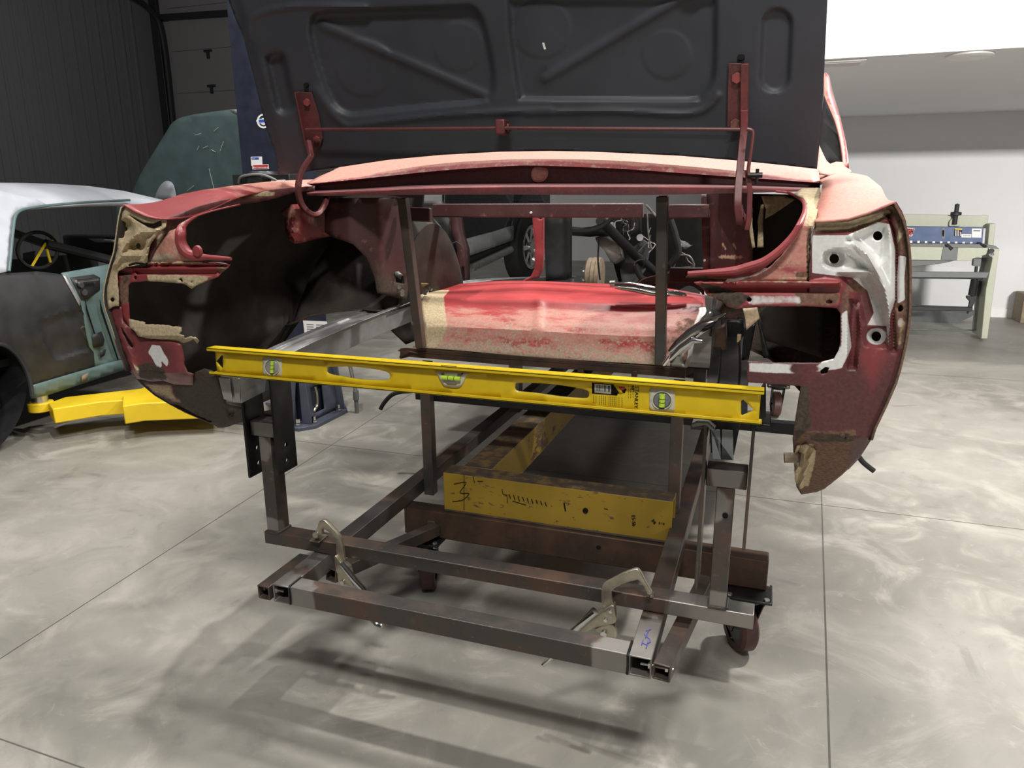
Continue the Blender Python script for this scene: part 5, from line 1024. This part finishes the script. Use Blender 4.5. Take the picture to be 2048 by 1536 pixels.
# instruction sheet
pp = sheet('paper', lift, [(606, 641), (653, 643), (656, 650), (646, 664), (634, 692), (612, 693)], y0 - .03, 'white', .001, res=20, smooth=0, label='white instruction sheet with fine print')
pl_ = MB()
for k in range(9): pl_.prism([PY(613 + k * .3, 648 + k * 4.6, y0 - .0315), PY(627 + k * .2, 648.6 + k * 4.6, y0 - .0315), PY(627 + k * .2, 650 + k * 4.6, y0 - .0315), PY(613 + k * .3, 649.4 + k * 4.6, y0 - .0315)], (0, .0004, 0))
for k in range(4): pl_.prism([PY(632, 649 + k * 4.6, y0 - .0315), PY(648 - k * 2, 649.6 + k * 4.6, y0 - .0315), PY(648 - k * 2, 651 + k * 4.6, y0 - .0315), PY(632, 650.4 + k * 4.6, y0 - .0315)], (0, .0004, 0))
pl_.build('fine_print', 'shear_dark', pp)
# swing arm to the teal car
A0 = Vector((-2.15, 2.02, .155)); A1 = Vector((-2.98, 1.42, .17))
ar = MB().prism([PZ(a, b, .20) for a, b in ((82, 806), (150, 792), (225, 784), (302, 773), (345, 780), (430, 800), (470, 812), (350, 806), (235, 813), (120, 824), (70, 824))], (0, 0, -.07))
arm_o = MB().prism([PZ(a, b, .19) for a, b in ((96, 806), (130, 794), (290, 776), (440, 764), (440, 790), (340, 794), (200, 803), (105, 818))], (0, 0, -.085)).build('swing_arm', 'yellow_arm', lift, bevel=.006)
MB().prism([PZ(a, b, .205) for a, b in ((245, 793), (290, 773), (440, 756), (440, 800), (285, 806), (245, 812))], (0, 0, -.105)).build('arm_sleeve', 'yellow_arm', arm_o, bevel=.006)
tip = PZ(82, 812, .165); MB().cyl(tip, (0, 0, 1), .065, .05, 28).build('pad_boss', 'yellow_arm', arm_o, bevel=.004)
MB().cyl((tip.x, tip.y, .225), (0, 0, 1), .042, .095, 24).build('lift_pad', 'zinc', arm_o)
# floor conduit beside the lift
q = PZ(714, 826, 0)
cdt = thing('floor_conduit', 'grey steel conduit stub rising from the concrete floor by the lift base', 'pipe', q)
MB().cyl(q + Vector((0, 0, .045)), (0, 0, 1), .013, .09, 16).build('pipe', 'shear_dark', cdt); MB().cyl(q + Vector((0, 0, .115)), (0, 0, 1), .018, .06, 16).build('coupling', 'shear_dark', cdt, bevel=.002)
fx = MB()
pts = [q + Vector((-.006 * k * .25, 0, .145 + .008 * k)) for k in range(24)]; fx.tube(pts, [.011 + .002 * (k % 2) for k in range(24)], 14); fx.build('flex_conduit', 'zinc', cdt)
# ------------------------------------------------------------------ teal car on the lift
XS = -3.05
tc = thing('teal_car', 'teal vintage car with grey roof and blackened quarter panel parked left of the red car', 'car', (-3.9, 1.8, .25))
T6 = fr(0, 380, 3.2)
def bx_(x, y, d=0): return PX(x, y, XS + d)
def side(name, px, mat, t=.012, d=None, par=tc, res=12, relief=None, holes=(), **k):
    P, T = tri2(list(px), [list(h) for h in holes], res); V = []
    for a, b in P:
        p = PX(a, b, XS); dx = -.10 * ((p.z - .62) / .5) ** 2 if p.z < .92 else -.036 - .38 * max(0, p.z - .92)
        if p.z < .92: dx = -.05 * max(0, (p.z - .70) / .22) ** 2 - .06 * max(0, (.62 - p.z) / .35) ** 2
        else: dx = -.05 - .42 * (p.z - .92)
        if relief: dx += relief(np.array([a]), np.array([b]))[0]
        V.append(PX(a, b, XS + dx + (d or 0)))
    return obj(name, facecam((V, T), (5, 1.5, .8)), mat, par, solid=t, **k)
arch = [(-40, 690), (0, 688), (20, 697), (38, 715), (52, 740), (61, 770), (64, 792)]
scoop = T6((240, 850), (265, 840), (400, 790), (515, 755), (600, 1030), (560, 1035), (400, 1085), (350, 1090), (320, 1050), (270, 940))
side('quarter_panel', [(-60, 545)] + T6((0, 530), (100, 530), (235, 520), (365, 535), (405, 545), (450, 600), (520, 740), (540, 850), (575, 1000), (600, 1040), (608, 1135), (420, 1190), (215, 1250)) + arch[::-1][1:] + [(-60, 690)], 'guide',
     relief=lambda x, y: -.018 * (pmask(scoop, 9)(x, y)) + .012 * np.exp(-(pdist(x, y, scoop) / 5) ** 2), res=8, label='blackened guide coated quarter panel')
side('side_scar', T6((250, 835), (380, 775), (510, 750), (520, 790), (400, 815), (270, 850)), 'tan', .002, d=.004, res=10) if False else None
side('door_shell', T6((395, 530), (520, 508), (720, 470), (760, 480), (840, 1085), (800, 1085), (610, 1135), (600, 1040), (575, 1000), (540, 850), (520, 740), (450, 600), (405, 545)), 'teal', res=10, relief=lambda x, y: -.02 * pmask(T6((540, 690), (640, 700), (760, 1080), (640, 1120)), 7)(x, y) , label='teal door')
side('door_gap', T6((640, 700), (655, 760), (700, 900), (760, 1085), (752, 1085), (690, 900), (645, 770)), 'ink', .003, d=.006, res=10); side('door_gap', T6((545, 690), (560, 760), (610, 920), (603, 920), (553, 770)), 'ink', .003, d=.006, res=10)
side('jamb_patch', T6((450, 560), (600, 540), (640, 560), (640, 640), (560, 700), (520, 700)), 'guide', .003, d=.005, res=12); side('jamb_patch', T6((590, 930), (650, 905), (670, 960), (660, 1000), (600, 1010)), 'guide', .003, d=.005, res=12); side('jamb_patch', T6((640, 1030), (680, 1020), (670, 1060), (645, 1075)), 'guide', .003, d=.005, res=12)
side('jamb_edge', T6((400, 540), (425, 545), (470, 620), (520, 720), (510, 745), (470, 670), (430, 600)), 'silver', .004, d=.006, res=8)
MB().tube([bx_(*p, .02) for p in T6((490, 585), (560, 578), (625, 570))], .010, 8).cyl(bx_(*T6((540, 655))[0], .01), (1, 0, 0), .018, .01, 14).cyl(bx_(*T6((520, 608))[0], .01), (1, 0, 0), .016, .01, 12).build('door_latch', 'chrome', tc)
side('rocker', T6((200, 1255), (420, 1190), (608, 1135), (800, 1085), (900, 1060), (930, 1110), (800, 1150), (500, 1250), (300, 1315), (205, 1335)), 'teal', .02, res=10, d=.008); side('rocker_patch', T6((525, 1190), (565, 1170), (560, 1220), (522, 1228)), 'tan', .002, d=.018, res=10)
# rear wheel opening lip and dark wheelhouse
MB().tube([bx_(a, b, .01) for a, b in sp2(arch, 4)], .012, 8).build('wheel_lip', 'guide', tc)
MB().lathe((XS - .32, .93, .40), (1, 0, 0), [(0, 0), (0, .42), (.28, .42)], 40).build('wheelhouse', 'dark', tc)
MB().lathe((XS - .24, .93, .285), (1, 0, 0), [(0, 0), (0, .20), (.03, .28), (.16, .28), (.19, .20), (.17, .19), (.12, .05), (.12, 0)], 40).build('rear_wheel', 'rubber', tc)
P_, T_ = tri2([(-.75, .45), (-.70, .80), (-.5, .90), (1.09, .928), (1.125, .60)] + [(.93 + .40 * math.cos(a), .25 + .40 * math.sin(a)) for a in np.linspace(1.0, math.pi, 16)] + [(.45, .27), (-.6, .33)], [], .09)
obj('quarter_panel', facecam(([Vector((XS - .05 * max(0, (z - .70) / .22) ** 2 - .06 * max(0, (.62 - z) / .35) ** 2, y, z)) for y, z in P_], T_), (5, 1, .8)), 'guide', tc, solid=.012)
MB().box((-4.75, -.72, .86), (-3.1, .45, .90)).build('boot_deck', 'guide', tc); MB().box((-4.72, -.72, .40), (-4.68, 3.3, .86)).build('far_side', 'dark', tc); MB().box((-4.7, -.74, .42), (-3.15, -.70, .86)).build('tail_panel', 'guide', tc)
# roof and pillars
def troof():
    rows = []
    for k in range(15):
        Y = .35 + k * .185
        e = PX(*interp_px(Y), XS - .02 - .42 * 0) if False else None
        ze = interp(Y, [(.35, 1.06), (.8, 1.17), (1.3, 1.235), (1.7, 1.262), (2.1, 1.275), (2.5, 1.268), (2.95, 1.225)]); zc = interp(Y, [(.35, 1.14), (.8, 1.29), (1.3, 1.365), (1.7, 1.395), (2.1, 1.40), (2.5, 1.385), (2.95, 1.285)]); xe = XS - .05 - .42 * (ze - .92)
        row = []
        for i in range(15):
            u = i / 14; x = lerp(xe, -7.8 - xe, u); s = abs(2 * u - 1); row.append(Vector((x, Y, ze + (zc - ze) * (1 - s ** 3.2))))
        rows.append(row)
    return obj('roof', facecam(loft(rows), (-3.9, 1.5, 9)), 'primer', tc, solid=.02, label='grey primered roof')
troof()
side('roof_pillar', [(-60, 380), (-60, 545)] + T6((0, 530), (50, 520), (60, 440), (80, 280), (92, 180), (110, 140), (160, 118), (300, 95), (240, 60), (100, 30), (0, 5)), 'primer', .03, res=10, d=.006)
MB().tube([PX(a, b, XS - .036 - .38 * max(0, PX(a, b, XS).z - .92) + .004) for a, b in sp2(T6((58, 520), (70, 400), (85, 250), (100, 165), (140, 128), (240, 108), (420, 88), (620, 75), (830, 65)), 4)], .008, 8).build('drip_rail', 'teal', tc, label='pale teal window edge')
for y in (1.3, 2.9): pass
obj('cabin_floor', MB().box((-4.7, .5, .42), (-3.2, 3.3, .46)).vf(), 'dark', tc)
MB().bar((-4.62, 2.05, 1.26), (-4.70, 2.95, .92), .05, .05).build('windshield_post', 'dark', tc)
MB().bar((-4.7, 3.1, .94), (-3.12, 3.1, .94), .18, .16).build('dash_panel', 'dark', tc, bevel=.02)
sw = [PX(a, b, -3.55) for a, b in ring(*T6((240, 385))[0], 40, 30, 36)]
st = MB().tube(sw + sw[:1], .011, 8).build('steering_wheel', 'rubber', tc)
c = PX(*T6((290, 345))[0], -3.55); MB().tube([c, sw[27]], .008, 6).tube([c, sw[4]], .008, 6).tube([c, sw[9]], .008, 6).build('spoke', 'yellow_arm', st)
MB().tube([c, c + Vector((.02, .5, -.15))], .03, 10).build('steering_column', 'dark', tc)
sheet('wiring', tc, [PX(*p, -3.5) and p for p in T6((145, 405), (220, 390), (215, 470), (150, 470))], 2.3, 'shear_dark', .01, res=12)
sheet('side_glass', tc, T6((100, 220), (190, 300), (420, 305), (700, 290), (740, 280), (740, 210), (430, 185), (220, 215), (160, 150)), 3.6, 'tan', .01, res=16) if False else None
sheet('mirror_bracket', tc, T6((560, 310), (620, 310), (745, 320), (745, 335), (610, 335)), 2.5, 'primer', .01, res=10)
# raised hood: outer skin towards us
YHd = 3.5
def hood(px, mat, dy=0, t=.02, nm='hood', par=tc, **k): return sheet(nm, par, px, lambda a, b: YHd + dy + .0015 * (b - 220), mat, t, res=12, **k)
ho = hood(sp2([(258, 400), (280, 350), (310, 300), (336, 258)], 3) + sp2([(336, 258), (345, 245), (365, 234), (400, 228), (450, 221), (486, 218.5)], 3)[1:] + [(489.5, 222), (499, 352), (490, 420), (300, 430)], 'teal', label='raised teal hood with scratches', relief=lambda x, y: .03 * sm(pdist(x, y, [(258, 400), (310, 300), (340, 250), (365, 234)], False), 20, 0) - .012 * sm(x - 360 - (430 - y) * .35, -4, 4))
hood(sp2([(308, 402), (315, 380), (326, 365), (337, 362), (347, 370), (353, 395), (352, 402), (308, 402)], 3)[:-1], 'primer', -.024, .002, 'primer_patch', ho, label='grey primer patch')
hood([(460, 219), (488, 219), (489, 226), (472, 227), (462, 222)], 'primer', -.024, .002, 'primer_patch', ho)
sc = MB()
for pts in ([(447, 283), (440, 302)], [(422, 299), (431, 304)], [(418, 337), (428, 378)], [(374, 382), (388, 371)], [(394, 300), (398, 292)], [(390, 270), (402, 267)], [(428, 262), (436, 255)], [(406, 296), (416, 292)]):
    sc.tube([PY(a, b, YHd - .024 + .0015 * (b - 220)) for a, b in pts], .0018, 5)
sc.build('scratch', 'white', ho)
sheet('fender', tc, [(232, 408), (262, 398), (480, 420), (480, 560), (230, 560)], 3.3, 'teal', .02, res=20)
# ------------------------------------------------------------------ pickup truck seen through the shell
tk_ = thing('pickup_truck', 'dark and silver pickup truck seen through the red car, chrome wheel and side step', 'truck', (-3.0, 8.6, 0))
DX = .10
def tp(a, b): 
    # side plane from (-3.05, 7.3) towards (-2.86, 9.6)
    n = Vector((1, -.085, 0)).normalized(); d = ray(a, b); o = Vector((-3.05, 7.3, 0)); t = (o - CAM).dot(n) / d.dot(n); return CAM + d * t
def tside(nm, px, mat, t=.04, d=0, res=16, par=tk_, **k):
    P, T = tri2(list(px), [], res); n = Vector((1, -.085, 0)).normalized(); V = [tp(a, b) + n * d for a, b in P]; return obj(nm, facecam((V, T)), mat, par, solid=t, **k)
tside('door', [(890, 300), (1030, 300), (1028, 420), (1024, 445), (1022, 478), (925, 515), (890, 525)], 'truck_dark'); tside('body_side', [(890, 490), (930, 478), (990, 462), (1026, 450), (1026, 480), (920, 518), (890, 530)], 'truck', .02, .012)
tside('fender', [(1030, 300), (1100, 300), (1100, 440), (1065, 432), (1048, 440), (1038, 460), (1032, 478), (1023, 480), (1026, 440)], 'truck_dark', .05, .0)
tside('side_sill', [(890, 530), (925, 516), (1023, 480), (1023, 500), (925, 545), (890, 560)], 'dark', .08, -.02)
MB().tube([tp(935, 536) + Vector((.05, 0, 0)), tp(980, 515) + Vector((.05, 0, 0)), tp(1014, 499) + Vector((.05, 0, 0))], .055, 14).build('side_step', 'zinc', tk_)
wc = tp(1057, 494); ax = Vector((1, -.085, 0)).normalized(); rw = wc.z
MB().lathe(wc + ax * -.22, ax, [(0, 0), (0, rw * .75), (.03, rw * .97), (.08, rw), (.2, rw), (.26, rw * .95), (.28, rw * .68), (.22, rw * .60)], 44).build('tire', 'rubber', tk_)
MB().lathe(wc + ax * -.0, ax, [(0, rw * .62), (.06, rw * .62), (.05, rw * .52), (-.02, rw * .45), (-.02, 0)], 40).build('rim', 'zinc', tk_)
sp = MB()
for k in range(8):
    an = k * math.pi / 4; v = Vector((-.085 * math.cos(an) * -1, math.cos(an), math.sin(an))); v = (v - ax * v.dot(ax)).normalized(); sp.bar(wc + ax * .01 + v * .05, wc + ax * .03 + v * rw * .55, .07, .05, up=tuple(ax))
sp.cyl(wc + ax * .03, ax, .08, .06, 16); sp.build('spoke', 'chrome', tk_)
# ------------------------------------------------------------------ foot shear at the right wall
YS = 6.42
sh = thing('foot_shear', 'pale green foot operated sheet metal shear with blue guard against the white wall', 'machine', (1.5, YS, 0))
S8 = fr(1780, 400, 5.12)
def sp_(px, Y, mat, t, nm, par=sh, **k): return MB().prism([PY(a, b, YS + Y) for a, b in px], (0, t, 0)).build(nm, mat, par, bevel=k.pop('bevel', .004), **k)
ext = lambda *p: p
sp_(S8((-700, 130), (1010, 160), (1000, 290), (-700, 275)), .10, 'shear', .05, 'back_plate')
gd = sp_(S8((-700, 255), (960, 278), (945, 450), (-700, 405)), -.12, 'shear_blue', .025, 'finger_guard', label='blue guard with labels')
for k in range(14):
    x = 832 - k * 77; y = 437 - k * 1.2
    if x < -100: break
    sp_(S8((x - 12, y - 8 - k * .4), (x + 13, y - 8 - k * .4), (x + 12, y + 8 + k * .4), (x - 13, y + 8 + k * .4)), -.124, 'white', .003, 'guard_slot', gd, bevel=0)
sp_(S8((150, 280), (252, 292), (226, 372), (150, 365)), -.123, 'white', .002, 'brand_plate', gd, bevel=0); bp2 = sp_(S8((148, 287), (243, 297), (220, 366), (148, 358)), -.125, 'red_label', .002, 'brand_plate', gd, bevel=0)
text('GH', 'brand_lettering', PY(*S8((168, 345))[0], YS - .127), (1, 0, 0), (.1, 0, 1), .062, 'ink', gd, font_w=.62)
sp_(sp2(S8((530, 300), (545, 282), (562, 300), (562, 380), (545, 400), (528, 380), (530, 300)), 3)[:-1], -.124, 'shear_dark', .003, 'slot_plate', gd, bevel=0); sp_(sp2(S8((537, 315), (546, 305), (555, 315), (553, 360), (545, 375), (536, 360), (537, 315)), 3)[:-1], -.127, 'ink', .003, 'slot_plate', gd, bevel=0)
lb_ = sp_(S8((660, 290), (740, 292), (735, 370), (655, 368)), -.123, 'ink', .002, 'warning_label', gd, bevel=0); sp_(S8((663, 291), (740, 293), (738, 304), (663, 302)), -.126, 'yellow_arm', .002, 'warning_label', lb_, bevel=0)
for i in range(3):
    for j in range(3): sp_(S8((666 + i * 25, 312 + j * 20), (682 + i * 25, 312 + j * 20), (681 + i * 25, 324 + j * 20), (665 + i * 25, 324 + j * 20)), -.126, 'red_label' if (i, j) == (2, 0) else 'white', .002, 'pictogram', lb_, bevel=0)
w2 = sp_(S8((732, 348), (833, 350), (830, 385), (728, 383)), -.128, 'white', .002, 'maker_label', gd, bevel=0); sp_(S8((748, 362), (825, 363), (825, 368), (748, 367)), -.131, 'shear_dark', .001, 'fine_print', w2, bevel=0)
w3 = sp_(S8((840, 292), (940, 294), (935, 385), (836, 383)), -.124, 'silver', .002, 'data_plate', gd, bevel=0); sp_(S8((856, 306), (925, 307), (922, 322), (855, 321)), -.127, 'shear_dark', .001, 'fine_print', w3, bevel=0)
sp_(S8((-700, 440), (960, 452), (1080, 470), (1120, 500), (1000, 490), (-700, 470)), -.16, 'shear_dark', .30, 'table', bevel=.003)
sp_(S8((-700, 465), (540, 482), (700, 487), (1010, 490), (985, 560), (850, 600), (840, 625), (685, 620), (-700, 600)), -.18, 'shear', .05, 'front_apron')
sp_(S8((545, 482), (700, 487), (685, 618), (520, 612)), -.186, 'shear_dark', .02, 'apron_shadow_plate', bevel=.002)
sp_(sp2(S8((685, 615), (500, 655), (200, 682), (-100, 690), (-400, 680), (-700, 640)), 4) + S8((-700, 600), (-100, 605)), -.15, 'shear_dark', .04, 'lower_beam')
sp_(S8((1010, 492), (1120, 500), (998, 1420), (935, 1418), (985, 900), (1050, 600)), -.20, 'shear', .36, 'side_leg')
sp_(S8((1020, 245), (1083, 242), (1060, 468), (1000, 462)), -.02, 'shear', .12, 'upper_post')
sp_(S8((860, 592), (1050, 596), (990, 900), (935, 1395), (870, 1330), (900, 900), (950, 640)), .0, 'shear_dark', .05, 'inner_leg')
sp_(S8((-700, 725), (1020, 740), (990, 800), (-700, 780)), -.30, 'shear_dark', .03, 'treadle', label='checker plate foot treadle'); sp_(S8((-700, 782), (960, 800), (955, 812), (-700, 797)), -.29, 'black', .03, 'treadle')
sp_(S8((-700, 1080), (850, 1100), (845, 1140), (-700, 1120)), -.1, 'dark', .06, 'lower_bar'); sp_(S8((-700, 1305), (880, 1330), (878, 1340), (-700, 1318)), .06, 'shear_dark', .03, 'floor_bar')
spg = MB(); c0 = PY(*S8((868, 815))[0], YS - .05); c1 = PY(*S8((838, 975))[0], YS - .05); spg.tube([c0.lerp(c1, i / 150) + Vector((.028 * math.cos(i * .63), .028 * math.sin(i * .63), 0)) for i in range(151)], .006, 6); spg.tube([PY(*S8((885, 680))[0], YS - .05), c0, c1], .014, 10); spg.build('return_spring', 'dark', sh)
sp_(S8((855, 595), (940, 597), (930, 680), (850, 675)), -.08, 'shear_dark', .06, 'spring_bracket'); sp_(S8((785, 980), (850, 985), (870, 940), (875, 1030), (850, 1090), (800, 1170), (790, 1160), (815, 1040), (780, 1000)), -.06, 'dark', .03, 'link_arm'); MB().bar(PY(*S8((930, 830))[0], YS - .03), PY(*S8((880, 980))[0], YS - .03), .05, .02).build('link_arm', 'dark', sh)
kn = MB(); c = PY(*S8((660, 200))[0], YS + .05); kn.lathe(PY(*S8((660, 250))[0], YS + .06), (0, 0, 1), [(0, .02), (.08, .02), (.085, .045), (.11, .045), (.115, .018), (.18, .02), (.19, 0)], 20); kn.build('hold_down_knob', 'dark', sh); sp_(sp2(S8((605, 268), (610, 225), (640, 190), (690, 190), (712, 225), (714, 268)), 3), .07, 'shear', .03, 'knob_bracket')
for u, v in ((1038, 520), (1036, 556)): MB().cyl(PY(*S8((u, v))[0], YS - .2), (0, 1, 0), .02, .03, 16).build('bolt', 'dark' if v < 540 else 'chrome', sh)
MB().tube([PY(*S8((575, 455))[0], YS - .16), PY(*S8((635, 505))[0], YS - .19)], .015, 8).build('gauge_stop', 'dark', sh); MB().tube([PY(*S8((905, 440))[0], YS - .14), PY(*S8((985, 478))[0], YS - .18)], .012, 8).build('gauge_stop', 'dark', sh)
# things at the wall
sq_ = S8((190, 1050), (300, 1045), (540, 1050), (530, 1075), (330, 1095), (190, 1100)); p0 = PZ(1870, 630, 0); o = MB().prism([(p0.x - 1.2, 7.2, 0), (p0.x + .1, 7.2, 0), (p0.x + .32, 7.35, .10), (p0.x + .2, 7.5, .13), (p0.x - .5, 7.5, .13), (p0.x - 1.2, 7.4, .10)], (0, .02, .01)).build('scrap_sheet', 'shear_dark', None, bevel=.002, at=(p0.x, 7.3, 0)); tag(o, 'grey offcut sheet lying under the foot shear by the wall', 'scrap')
p0, p1 = PZ(2040, 646, 0), PZ(2090, 650, 0)
tag(MB().box((p0.x, p0.y, 0), (p0.x + .4, p0.y + .3, .30)).build('cardboard_box', 'tan', None, bevel=.004, at=(p0.x + .2, p0.y + .15, 0)), 'tan box on the floor at the far right edge', 'box')
